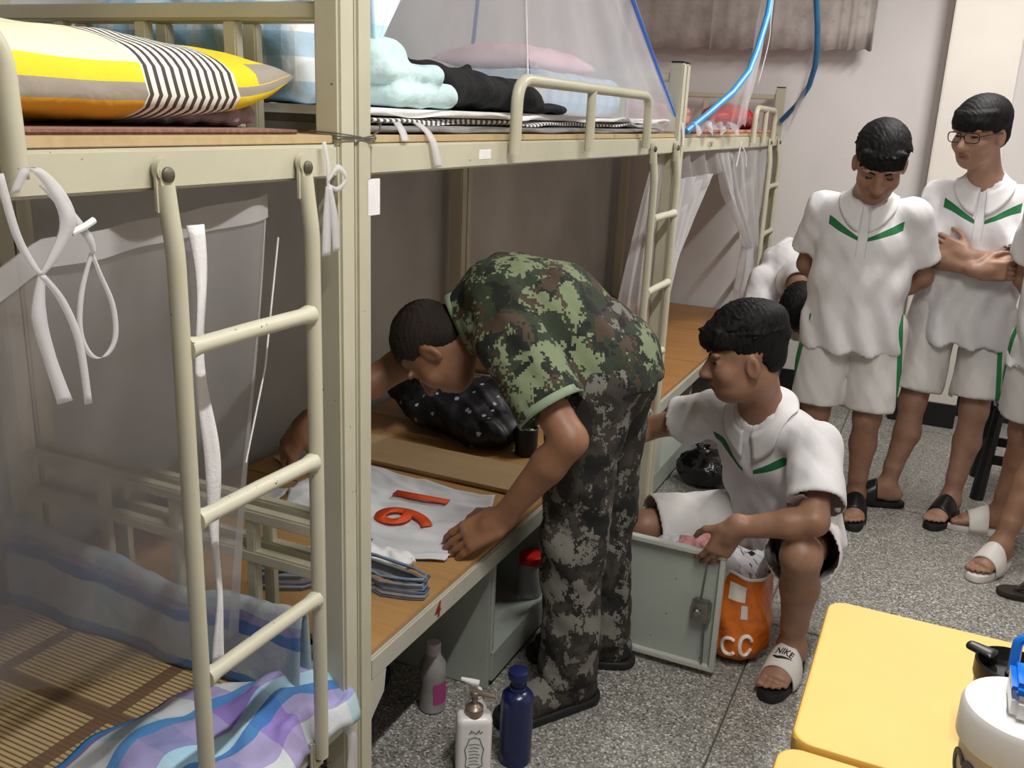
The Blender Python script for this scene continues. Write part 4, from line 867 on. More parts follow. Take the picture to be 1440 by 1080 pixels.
ringmark(.765, .24, .030, .10, .9, 5.6, 'printed_mark'); ringmark(.835, .26, .028, .11, .5, 5.9, 'printed_mark')
# ------------------------------------------------------------------ people
def m_skin(name, c, dark):
    m, nt, b = nmat(name); v = coord(nt); f = noise(nt, v, 14, 4, .6); g = noise(nt, v, 160, 2)
    L(nt, ramp(nt, f, [(.3, dark), (.7, c)]), b.inputs['Base Color']); b.inputs['Roughness'].default_value = .5
    b.inputs['Subsurface Weight'].default_value = .08; b.inputs['Subsurface Radius'].default_value = (.02, .008, .004); b.inputs['Subsurface Scale'].default_value = .4
    bump(nt, b, g, .12, .001)
m_skin('skin', '#9f7860', '#88614b'); m_skin('skin tan', '#986d52', '#825a41'); m_skin('skin pale', '#a8826d', '#926d58')
simple('lip', '#8d6051', .5, .08); simple('nail', '#c79a86', .35, .03); simple('eye dark', '#150f0d', .25, .02); simple('eye white', '#cfc8c0', .3, .02)
def m_hair(name, a, b_, sc=(90, 90, 18)):
    m, nt, b = nmat(name); v = coord(nt, 'Object', sc); f = noise(nt, v, 1.5, 3, .6)
    L(nt, ramp(nt, f, [(.3, a), (.75, b_)]), b.inputs['Base Color']); b.inputs['Roughness'].default_value = .62; b.inputs['Specular IOR Level'].default_value = .18
    bump(nt, b, f, .6, .004)
m_hair('black hair', '#0b0a0a', '#1c1919'); m_hair('cropped hair', '#1c1815', '#3a322b', (260, 260, 260))
simple('white cloth', '#dcd9d9', .85, .035, 6, .25, 260, bdist=.0012); simple('white trim', '#e0dddd', .8, .03, 10)
simple('sole black', '#191819', .6, .15, 30, .2, 150); simple('sole white', '#d9d3d0', .55, .06, 20); simple('strap white', '#ddd7d0', .5, .05, 20); simple('strap black', '#17171a', .3, .1, 20)
simple('green stripe', '#1d6b3c', .8, .1, 20); simple('glasses black', '#16140f', .3, .05)
def frame(fwd, up):
    f = nrm(fwd); u = np.array(up, float); u = nrm(u-f*u.dot(f)); r = np.cross(f, u)   # r = wearer's right
    return r, f, u
def m_polo(name, origin, fr, sides=.13, z0=0., slope=.5):
    """white jersey with a green V on the chest, in the chest's own frame"""
    m, nt, b = nmat(name); r, f, u = fr
    t = N(nt, 'ShaderNodeTexCoord'); mp = N(nt, 'ShaderNodeMapping', vector_type='TEXTURE')
    R = Matrix(((r[0], f[0], u[0]), (r[1], f[1], u[1]), (r[2], f[2], u[2])))
    mp.inputs['Location'].default_value = tuple(origin); mp.inputs['Rotation'].default_value = tuple(R.to_euler()); L(nt, t.outputs['Object'], mp.inputs[0])
    x, y, z = sep(nt, mp.outputs[0]); ax = M2(nt, 'ABSOLUTE', x)
    line = M2(nt, 'ABSOLUTE', M2(nt, 'SUBTRACT', z, M2(nt, 'MULTIPLY_ADD', ax, slope, z0)))
    w = M2(nt, 'MULTIPLY_ADD', ax, .085, .0055)
    inx = M2(nt, 'MULTIPLY', M2(nt, 'GREATER_THAN', ax, .017), M2(nt, 'LESS_THAN', ax, sides)); fro = M2(nt, 'GREATER_THAN', y, -.01)
    msk = M2(nt, 'MULTIPLY', M2(nt, 'MULTIPLY', inx, fro), M2(nt, 'LESS_THAN', line, w))
    n = noise(nt, t.outputs['Object'], 6, 4); base = ramp(nt, n, [(.3, '#d2cfd0'), (.7, '#dfdcdd')])
    pl = M2(nt, 'MULTIPLY', M2(nt, 'MULTIPLY', M2(nt, 'LESS_THAN', M2(nt, 'ABSOLUTE', M2(nt, 'SUBTRACT', ax, .016)), .0012), fro), M2(nt, 'GREATER_THAN', z, z0-.06))
    base = mixc(nt, M2(nt, 'MULTIPLY', pl, .5), base, rgb('#8f8d8d'))
    L(nt, mixc(nt, msk, base, rgb('#1b6a3b')), b.inputs['Base Color']); b.inputs['Roughness'].default_value = .8
    fo = noise(nt, coord(nt, 'Object', (1, 1, .35)), 9, 3, .5, .5); bump(nt, b, M2(nt, 'ADD', fo, M2(nt, 'MULTIPLY', noise(nt, coord(nt), 240, 2), .06)), .35, .02)
    return name
def m_shorts(name, origin, fr, xs=.115, on=1):
    m, nt, b = nmat(name); r, f, u = fr
    t = N(nt, 'ShaderNodeTexCoord'); mp = N(nt, 'ShaderNodeMapping', vector_type='TEXTURE')
    R = Matrix(((r[0], f[0], u[0]), (r[1], f[1], u[1]), (r[2], f[2], u[2])))
    mp.inputs['Location'].default_value = tuple(origin); mp.inputs['Rotation'].default_value = tuple(R.to_euler()); L(nt, t.outputs['Object'], mp.inputs[0])
    x, y, z = sep(nt, mp.outputs[0]); ax = M2(nt, 'ABSOLUTE', x)
    msk = M2(nt, 'LESS_THAN', M2(nt, 'ABSOLUTE', M2(nt, 'SUBTRACT', ax, M2(nt, 'MULTIPLY_ADD', z, -.12, xs))), .009); msk = M2(nt, 'MULTIPLY', msk, M2(nt, 'GREATER_THAN', y, -.03))
    if on: msk = M2(nt, 'MULTIPLY', msk, M2(nt, 'LESS_THAN', M2(nt, 'MULTIPLY', x, on), 0))
    n = noise(nt, t.outputs['Object'], 6, 4); base = ramp(nt, n, [(.3, '#cfcbc8'), (.7, '#dcd8d5')])
    L(nt, mixc(nt, msk, base, rgb('#1d7a44')), b.inputs['Base Color']); b.inputs['Roughness'].default_value = .8
    fo = noise(nt, coord(nt, 'Object', (1, 1, .5)), 10, 3, .5, .5); bump(nt, b, fo, .35, .02); return name
def m_camo(name, cols, sc=(1, 1, 1), rot=(0, 0, 0)):
    m, nt, b = nmat(name); v = coord(nt, 'Object', sc, rot)
    sn = N(nt, 'ShaderNodeVectorMath', operation='SNAP'); sn.inputs[1].default_value = (.0055, .0055, .0055); L(nt, v, sn.inputs[0]); p = sn.outputs[0]
    a = M2(nt, 'ADD', noise(nt, p, 10.5, 2, .5, .4), M2(nt, 'MULTIPLY', M2(nt, 'SUBTRACT', noise(nt, p, 75, 2, .7), .5), .42))
    sh = N(nt, 'ShaderNodeVectorMath', operation='ADD'); sh.inputs[1].default_value = (5.3, 2.1, 8.7); L(nt, p, sh.inputs[0])
    c = M2(nt, 'ADD', noise(nt, sh.outputs[0], 12, 2, .5, .4), M2(nt, 'MULTIPLY', M2(nt, 'SUBTRACT', noise(nt, sh.outputs[0], 70, 2, .7), .5), .32))
    sh2 = N(nt, 'ShaderNodeVectorMath', operation='ADD'); sh2.inputs[1].default_value = (1.3, 7.1, 3.7); L(nt, p, sh2.inputs[0])
    d = M2(nt, 'ADD', noise(nt, sh2.outputs[0], 13, 2, .5, .4), M2(nt, 'MULTIPLY', M2(nt, 'SUBTRACT', noise(nt, sh2.outputs[0], 80, 2, .7), .5), .32))
    base = mixc(nt, M2(nt, 'GREATER_THAN', a, .515), rgb(cols[0]), rgb(cols[1]))
    base = mixc(nt, M2(nt, 'GREATER_THAN', c, .545), base, rgb(cols[2])); base = mixc(nt, M2(nt, 'GREATER_THAN', d, .58), base, rgb(cols[3]))
    L(nt, base, b.inputs['Base Color']); b.inputs['Roughness'].default_value = .85
    fo = noise(nt, coord(nt), 10, 3, .5, .5); bump(nt, b, fo, .4, .02)
m_camo('camo green', ['#2a3323', '#778362', '#161b15', '#453627'], (1, 1, 1), (.5, .3, .9))
m_camo('camo arid', ['#2a2621', '#3b352e', '#716f67', '#171512'], (1.45, 1.45, 1.2), (.2, .9, .4))
simple('sage trim', '#8b9b82', .8, .06, 20); simple('boot black', '#1a1917', .6, .2, 30, .3, 90)

def head(Sd, c, fwd, up, sc=1.0, neck=None, ear=True):
    r, f, u = frame(fwd, up); c = np.array(c, float)
    P = lambda x, y, z: c+sc*(x*r+y*f+z*u)
    fr = np.array([r, f, u]); E = lambda p, rr, k=.02, op='u', F=fr: Sd.ell(P(*p), np.array(rr)*sc, F, k*sc, op)
    E((0, -.016, .036), (.074, .092, .082)); E((0, .022, -.03), (.063, .071, .075), .03); E((0, .048, -.088), (.033, .034, .026), .03)
    E((0, .03, -.075), (.048, .045, .03), .03)
    for s in (-1, 1):
        E((s*.038, .058, -.028), (.026, .026, .026), .02); E((s*.030, .078, .026), (.026, .013, .009), .012)
        E((s*.031, .104, .004), (.017, .018, .011), .012, 's'); E((s*.031, .072, .003), (.0135, .0135, .0125), .006)
        E((s*.012, .094, -.036), (.008, .010, .007), .008)
        if ear:
            R = np.array([nrm(r*s+f*.35), nrm(f-r*s*.35), u]); E((s*.076, -.006, -.012), (.009, .019, .032), .006, 'u', R); E((s*.084, .0, -.010), (.006, .010, .020), .004, 's', R)
    Sd.cone(P(0, .083, .014), P(0, .110, -.030), .008*sc, .0130*sc, .012*sc)
    E((0, .089, -.060), (.021, .010, .0055), .006); E((0, .086, -.071), (.018, .010, .0065), .006); E((0, .1, -.0655), (.02, .012, .0016), .003, 's')
    if neck is not None: Sd.cone(P(0, -.028, -.055), neck, .052*sc, .056*sc, .03)
    return dict(r=r, f=f, u=u, c=c, P=P, fr=fr, sc=sc)
def hand(Sd, wrist, d, n, t, curl=.5, sc=1.0, thumb=.5, spread=.012):
    """d: wrist->knuckles, n: palm normal (out of the palm), t: towards the thumb"""
    d = nrm(d); n = nrm(np.array(n)-d*np.dot(n, d)); t0 = np.array(t, float); t = np.cross(n, d); t = t if t.dot(t0) > 0 else -t; w = np.array(wrist, float)
    Q = lambda a, b, c: w+sc*(a*d+b*t+c*n)
    Sd.box(Q(.052, 0, 0), np.array([.046, .039, .0135])*sc, np.array([d, t, n]), .012*sc, .02); Sd.cone(w-d*.02, Q(.03, 0, 0), .024*sc, .022*sc, .02)
    Sd.ell(Q(.035, .022, .012), np.array([.03, .016, .012])*sc, np.array([d, t, n]), .012)
    tips = []
    for i, (off, ln) in enumerate(((.030, .072), (.010, .082), (-.010, .076), (-.029, .060))):
        cu = curl if not isinstance(curl, (list, tuple)) else curl[i]
        p = Q(.092-abs(i-1.2)*.004, off, 0); a = cu*.55
        for j, (fr_, rr) in enumerate(((.46, .0088), (.31, .0080), (.23, .0070))):
            dirv = nrm(math.cos(a)*d+math.sin(a)*n+t*off*spread*20*(1-j*.4)); q = p+dirv*ln*fr_*sc
            Sd.cone(p, q, (rr+.0004)*sc, rr*sc*.93, .004); p = q; a += cu*.75
        tips.append(p)
    p = Q(.022, .030, .008); q = p+sc*.042*nrm(d*.75+t*.65+n*(.2+thumb*.6)); e = q+sc*.03*nrm(d*.9+t*(.35-thumb*.5)+n*(.2+thumb*.6)); e2 = e+sc*.024*nrm(d*.95+t*(.15-thumb*.6)+n*(.2+thumb*.5))
    Sd.cone(p, q, .0125*sc, .0105*sc, .01); Sd.cone(q, e, .0098*sc, .0088*sc, .004); Sd.cone(e, e2, .0088*sc, .0072*sc, .004)
    return tips+[e2]
def foot(Sd, ankle, d, base=.028, sc=1.0):
    """bare foot standing on a sole of thickness base"""
    d = nrm((d[0], d[1], 0)); s = np.array([-d[1], d[0], 0]); a = np.array(ankle, float); g = np.array([a[0], a[1], base])
    Q = lambda x, y, z: g+sc*(x*d+y*s+z*np.array([0, 0, 1.]))
    Sd.cone(a, Q(-.02, 0, .045), .035*sc, .034*sc, .02); Sd.ell(Q(-.035, 0, .028), np.array([.034, .030, .030])*sc, np.array([d, s, [0, 0, 1.]]), .02)
    Sd.cone(a+d*.01, Q(.09, .004, .032), .034*sc, .026*sc, .03); Sd.eseg(Q(0, 0, .024), Q(.13, .0, .020), s, (.030*sc, .022*sc), (.043*sc, .018*sc), .03)
    return Q, d, s
def toes(Sd, Q, sgn, sc=1.0):
    """sgn=+1: big toe on the +s side"""
    for i, (o, x, l, r) in enumerate(((.030, .150, .040, .0125), (.011, .155, .036, .0092), (-.006, .150, .033, .0086), (-.021, .142, .029, .0082), (-.034, .130, .024, .0078))):
        Sd.cone(Q(x-.03, sgn*o, .016), Q(x+l*.55, sgn*o*1.02, .011), (r+.0005)*sc, r*sc*.95, .0025)
def sandal(parent, ank, d, sole, strap, base_z=0., sc=1.0, stripe=None):
    d = nrm((d[0], d[1], 0)); s = np.array([-d[1], d[0], 0]); g = np.array([ank[0], ank[1], base_z])
    o = empty('sandal', BASE[parent.name]); o.parent = parent; o.location = (0, 0, 0); BASE[o.name] = BASE[parent.name]
    n = 28; out = []
    for k in range(n):
        a = 2*math.pi*k/n; cx, sx = math.cos(a), math.sin(a); L_ = .058+.078*1.0
        x = .058+.138*np.sign(cx)*abs(cx)**.85; w = (.040+.009*((x+.08)/.28))*np.sign(sx)*abs(sx)**.75; out.append(g+sc*(x*d+w*s))
    mb = MB(); zs = [(0, .96), (.004, 1), (.020, 1), (.026, .97)]; C = g+sc*.058*d
    V = [C+(p-C)*k+np.array([0, 0, z]) for z, k in zs for p in out]; F = [(i*n+k, i*n+(k+1) % n, (i+1)*n+(k+1) % n, (i+1)*n+k) for i in range(3) for k in range(n)]+[tuple(range(n-1, -1, -1)), tuple(3*n+k for k in range(n))]
    mb.add(V, F).build('sole', sole, o)
    def fn(u, v):
        a = math.pi*u; w = .049+.003*math.sin(v*math.pi); x = .040+.070*v+.006*math.sin(a)
        return g+sc*(x*d+math.cos(a)*w*s+np.array([0, 0, .012+(.104-.040*v)*math.sin(a)**.75]))
    st = solidify(link('strap', uvgrid(fn, 24, 10), strap, o), .004)
    return o, g, d, s
def tufts(Sd, P, sc, R, n, r, c, ln, fwd):
    """locks that lie along the scalp, combed away from the crown"""
    cr = np.array([.02, -.45, .89])
    for i in range(n):
        q = nrm([R.gauss(0, 1), R.gauss(0, 1), abs(R.gauss(0, 1))+.1]); t = nrm(q-cr*q.dot(cr)*1.0+np.array([0, fwd, 0])); t = nrm(t-q*t.dot(q)*.85)
        a = np.array(c)+q*np.array(r)*.97; b = a+t*ln*R.uniform(.7, 1.2)+q*.002
        Sd.cone(P(*a), P(*b), .0058*sc, .0016*sc, .003*sc)
def add_hair(root, H, style, seed, mat='black hair'):
    P, sc, fr = H['P'], H['sc'], H['fr']; Sd = Sdf(); R = random.Random(seed)
    E = lambda p, rr, k=.015, op='u': Sd.ell(P(*p), np.array(rr)*sc, fr, k*sc, op)
    B = lambda p, h, rad=.01, k=.012, op='s': Sd.box(P(*p), np.array(h)*sc, fr, rad*sc, k*sc, op)
    T = lambda a, b, ra, rb, k=.008: Sd.cone(P(*a), P(*b), ra*sc, rb*sc, k*sc)
    if style == 'crop':
        E((0, -.018, .040), (.0775, .0955, .083)); E((0, -.05, -.01), (.066, .058, .06), .02)
        B((0, .105, -.05), (.2, .062, .105)); B((0, .03, -.09), (.2, .045, .09)); B((0, 0, -.13), (.2, .2, .06), .02)
    elif style == 'bowl':
        E((0, -.016, .052), (.089, .108, .083)); E((0, -.055, -.005), (.074, .058, .07), .02); E((0, .058, .048), (.068, .042, .032), .02)
        for i in range(26):
            a = -1.25+2.5*i/25; x = .080*math.sin(a); y = -.005+.098*math.cos(a); T((x*.9, y*.85, .075), (x*1.02, y*1.02, .026+R.uniform(-.006, .006)+.004*abs(x)*10), .013, .006)
        B((0, .09, -.055), (.2, .06, .075), .006, .006); B((0, .02, -.075), (.2, .045, .075)); B((0, 0, -.15), (.2, .2, .085), .02)
    elif style == 'short':
        E((0, -.018, .050), (.083, .102, .085)); E((0, -.055, -.01), (.069, .056, .066), .02); E((0, .055, .058), (.062, .036, .028), .02)
        tufts(Sd, P, sc, R, 260, (.080, .100, .082), (0, -.018, .050), .022, .3)
        for i in range(14): x = -.06+.12*i/13; T((x, .062, .08), (x*1.05, .090-.004*abs(i-6.5)*.6, .040+R.uniform(-.01, .006)), .011, .004)
        B((0, .09, -.05), (.2, .06, .082), .006, .006); B((0, .02, -.08), (.2, .045, .075)); B((0, 0, -.15), (.2, .2, .088), .02)
    elif style == 'quiff':
        E((0, -.016, .060), (.080, .104, .090)); E((0, -.052, .0), (.066, .054, .055), .02); E((0, .060, .062), (.066, .052, .044), .02); E((0, -.03, .098), (.07, .085, .045), .02)
        tufts(Sd, P, sc, R, 260, (.078, .102, .088), (0, -.016, .062), .030, .8)
        for i in range(16): x = -.062+.124*i/15; T((x, .070, .085), (x*1.08, .108-.003*abs(i-7.5), .062+R.uniform(-.014, .010)), .011, .003)
        B((0, .088, -.05), (.2, .055, .088), .006, .006); B((0, .04, -.08), (.2, .036, .08)); B((0, -.015, -.10), (.2, .028, .085)); B((0, 0, -.15), (.2, .2, .098), .03)
    v, f = Sd.mesh(.0035*sc, lambda x, y, z: .0009*np.sin(x*400+y*330+3*np.sin(z*60))+.0008*np.sin(y*520-z*210+x*90), False)
    return link('hair', mesh_np(v, f), mat, root)
def face_bits(root, H, brow=True, glasses=False, mat='eye dark'):
    P, sc, fr = H['P'], H['sc'], H['fr']; f = H['f']
    for s in (-1, 1):
        mb = MB(); bm = bmesh.new(); bmesh.ops.create_uvsphere(bm, u_segments=12, v_segments=8, radius=1)
        for q in bm.verts: c = P(s*.031+q.co.x*.0125, .0785+q.co.y*.0095, .003+q.co.z*.0048); q.co = Vector(c)
        mb._bm(bm, (0, 0, 0)); mb.build('eye', mat, root)
        if brow: MB().tube([P(s*.014, .0915, .023), P(s*.030, .0905, .028), P(s*.047, .080, .024)], [.0022*sc, .0034*sc, .0014*sc], 6).build('eyebrow', 'black hair', root)
    if glasses:
        g = empty('glasses', BASE[root.name]); g.parent = root; g.location = (0, 0, 0); BASE[g.name] = BASE[root.name]
        for s in (-1, 1):
            MB().tube([P(s*.033+.0265*np.sign(math.cos(a))*abs(math.cos(a))**.6, .102-.006*abs(math.cos(a)+s*.0)*(1 if s*math.cos(a) > 0 else .1), .003+.0175*np.sign(math.sin(a))*abs(math.sin(a))**.6) for a in np.linspace(0, 2*math.pi, 28, endpoint=False)], .0018*sc, 6, closed=True).build('lens_rim', 'glasses black', g)
            MB().tube([P(s*.060, .097, .008), P(s*.076, .06, .010), P(s*.082, .0, .006), P(s*.080, -.02, -.008)], .0016*sc, 6).build('temple', 'glasses black', g)
        MB().tube([P(-.008, .104, .006), P(0, .107, .010), P(.008, .104, .006)], .0018*sc, 6).build('bridge', 'glasses black', g)
def collar(root, c, fr, Sd, rad=.060, rad2=.100, h=.040, gap=.16, drop=.035, mat='white trim', tips=.05):
    r, f, u = fr; c = np.array(c, float)
    def fn(s, v):
        a = (gap+(2*math.pi-2*gap)*s); dirv = math.cos(a)*f+math.sin(a)*r; front = max(0, math.cos(a))
        R = rad+(rad2-rad)*v; z = h*(1-.1*v)-(.045+tips*front**3)*v**1.1 - .012*front
        return c+dirv*R*(1+.12*front*v)+u*(z-drop*front)
    me = uvgrid(fn, 48, 9); n = len(me.vertices); co = np.empty(n*3); me.vertices.foreach_get('co', co); co = co.reshape(-1, 3)
    k = np.tile(np.arange(9) > 1, 48); co[k] = Sd.push(co[k], .0085); me.vertices.foreach_set('co', co.ravel())
    return solidify(link('collar', me, mat, root), .0035)
def limb_wr(amp, k, seed):
    return lambda x, y, z: amp*fbm(x*k, y*k, z*k*.55, seed)+amp*.45*fbm(x*k*2.3+.7*z*k, y*k*2.3, z*k*1.4, seed+3)

def student(name, label, J, style, seed, skin='skin', stripe_z=-.02, glasses=False, hands=None, feet=None, sleeve=.62, hem=None, shorts=.80, hsc=1.0, collar_up=None, shirt_res=.0075, fold=.006, stripe_slope=.5, body_sc=1.0, stripe_w=.13, stripe_x=(.165, 0), waistcut=True):
    """J: pelvis, waist, chest, neck, head, hf, hu, shl, shr, ell, elr, wrl, wrr, hipl, hipr, knl, knr, anl, anr"""
    J = {k: np.array(v, float) for k, v in J.items()}
    root = empty(name, (J['pelvis'][0], J['pelvis'][1], 0), label, 'person')
    side = nrm(J['shr']-J['shl']); hs = nrm(J['hipr']-J['hipl'])
    B = Sdf()
    B.eseg(J['pelvis'], J['waist'], hs, (.135, .095), (.115, .085)); B.eseg(J['waist'], J['chest'], side, (.115, .085), (.135, .095)); B.eseg(J['chest'], J['neck'], side, (.12, .085), (.06, .055))
    fine = []
    for s in 'lr':
        sh, el, wr = J['sh'+s], J['el'+s], J['wr'+s]
        B.cone(J['chest']*.4+J['neck']*.6, sh, .05, .047, .03); B.cone(sh, el, .046, .037, .02)
        m1 = el+(wr-el)*.3; B.chain([el, m1, wr], [.037, .039, .026])
        hp, kn, an = J['hip'+s], J['kn'+s], J['an'+s]
        B.cone(J['pelvis'], hp, .09, .085, .03); B.cone(hp, kn, .080, .052, .02)
        B.ell(kn, (.05, .05, .052), None, .02)
        ax = nrm(an-kn); back = -nrm(np.array(J.get('fl' if s == 'l' else 'fr', J['hf']))*[1, 1, 0]); back = back-ax*back.dot(ax)
        B.chain([kn, kn+(an-kn)*.35+back*.014, kn+(an-kn)*.75, an], [.047, .052, .036, .033])
    H = head(B, J['head'], J['hf'], J['hu'], hsc, J['neck'])
    c = J['head']; fine.append((c-.135*hsc, c+.135*hsc, .0042))
    for s in 'lr':
        if hands and s in hands:
            d, n, t, cu, th = hands[s]; hand(B, J['wr'+s], d, n, t, cu, .97, th); w = J['wr'+s]+nrm(d)*.08; fine.append((w-.13, w+.13, .0036))
        if feet and s in feet:
            d = J['f'+s]; Q, dd, ss = foot(B, J['an'+s], d, .026, .95); toes(B, Q, -1 if s == 'l' else 1, .95)
            g = J['an'+s]*[1, 1, 0]+dd*.05; fine.append((g+[-.16, -.16, .0], g+[.16, .16, .11], .0045))
    v, f = B.body(.0095, fine)
    me = mesh_np(v, f); cen = v[f].mean(1)-H['c']; lx, ly, lz = cen @ H['r']/hsc, cen @ H['f']/hsc, cen @ H['u']/hsc
    mi = ((np.abs(lx) < .021-.25*np.abs(lz+.0655)) & (np.abs(lz+.0655) < .011) & (ly > .075)).astype(np.int32)
    me.polygons.foreach_set('material_index', mi); link('body', me, [skin, 'lip'], root)
    face_bits(root, H, True, glasses); add_hair(root, H, style, seed)
    # shirt
    T = Sdf(); up = nrm(J['neck']-J['chest']); upw = nrm(J['waist']-J['pelvis'])
    hemp = J['pelvis']-upw*.13 if hem is None else np.array(hem[0]); hemn = -upw if hem is None else np.array(hem[1])
    T.eseg(hemp-upw*.03*0, J['waist'], hs, (.186, .140), (.176, .128), .03, 'u'); T.eseg(J['waist'], J['chest'], side, (.176, .128), (.170, .120)); T.eseg(J['chest'], J['neck']-up*.03, side, (.162, .112), (.085, .075))
    cuts = []
    for s in 'lr':
        sh, el = J['sh'+s], J['el'+s]; ax = nrm(el-sh); e = sh+(el-sh)*(sleeve['lr'.index(s)] if isinstance(sleeve, tuple) else sleeve)
        T.cone(J['chest']*.45+J['neck']*.55, sh, .070, .062, .03); T.cone(sh, e+ax*.03, .064, .078, .025, 'u', [(e, ax)])
    T.plane(hemp, hemn); T.cone(J['neck']-up*.012, J['neck']+up*.12, .060, .066, .012, 's')
    wr_ = limb_wr(fold, 13, seed); nkp = J['neck']
    v, f = T.mesh(shirt_res, lambda x, y, z: wr_(x, y, z)+np.clip(((nkp[0]-x)*up[0]+(nkp[1]-y)*up[1]+(nkp[2]-z)*up[2])/.4-.1, 0, 1)*.0085*np.sin(58*(x*side[0]+y*side[1]+z*side[2])+2.5*np.sin(6*(x*up[0]+y*up[1]+z*up[2])*2+seed)+seed)*(z > 0))
    fr = frame(np.cross(side, -up), up) if False else None
    fwd = np.cross(up, side); fwd = nrm(fwd)   # wearer's front
    if fwd.dot(J['hf']) < -.9: fwd = -fwd
    fr = (side, fwd, nrm(np.cross(side, fwd)))
    org = (J['chest']*.55+J['neck']*.45)-BASE[root.name]
    shm = m_polo('polo '+str(seed), org, fr, stripe_w, stripe_z-.06, stripe_slope)
    so = solidify(link('polo_shirt', mesh_np(v, f), shm, root), .003)
    collar(so, J['neck']-up*.002, (side, fwd, fr[2]), T)
    # shorts
    Q = Sdf(); Q.eseg(J['pelvis']-upw*.02, J['pelvis']+upw*.05, hs, (.155, .118), (.15, .112), .03)
    for s in 'lr':
        hp, kn = J['hip'+s], J['kn'+s]; ax = nrm(kn-hp); e = hp+(kn-hp)*(shorts['lr'.index(s)] if isinstance(shorts, tuple) else shorts)
        hp = hp+nrm(J['hip'+s]-J['pelvis'])*.008; Q.cone(hp, e+ax*.04, .094, .096, .018, 'u', [(e, ax)])
    if waistcut: Q.plane(J['pelvis']+upw*.06, upw)
    v, f = Q.mesh(.008, limb_wr(fold*.9, 14, seed+5)); hfwd = nrm(np.cross(upw, hs))
    sm = m_shorts('shorts '+str(seed), J['pelvis']-BASE[root.name], (hs, hfwd, nrm(np.cross(hs, hfwd))), stripe_x[0], stripe_x[1])
    solidify(link('shorts', mesh_np(v, f), sm, root), .003)
    return root, J, H

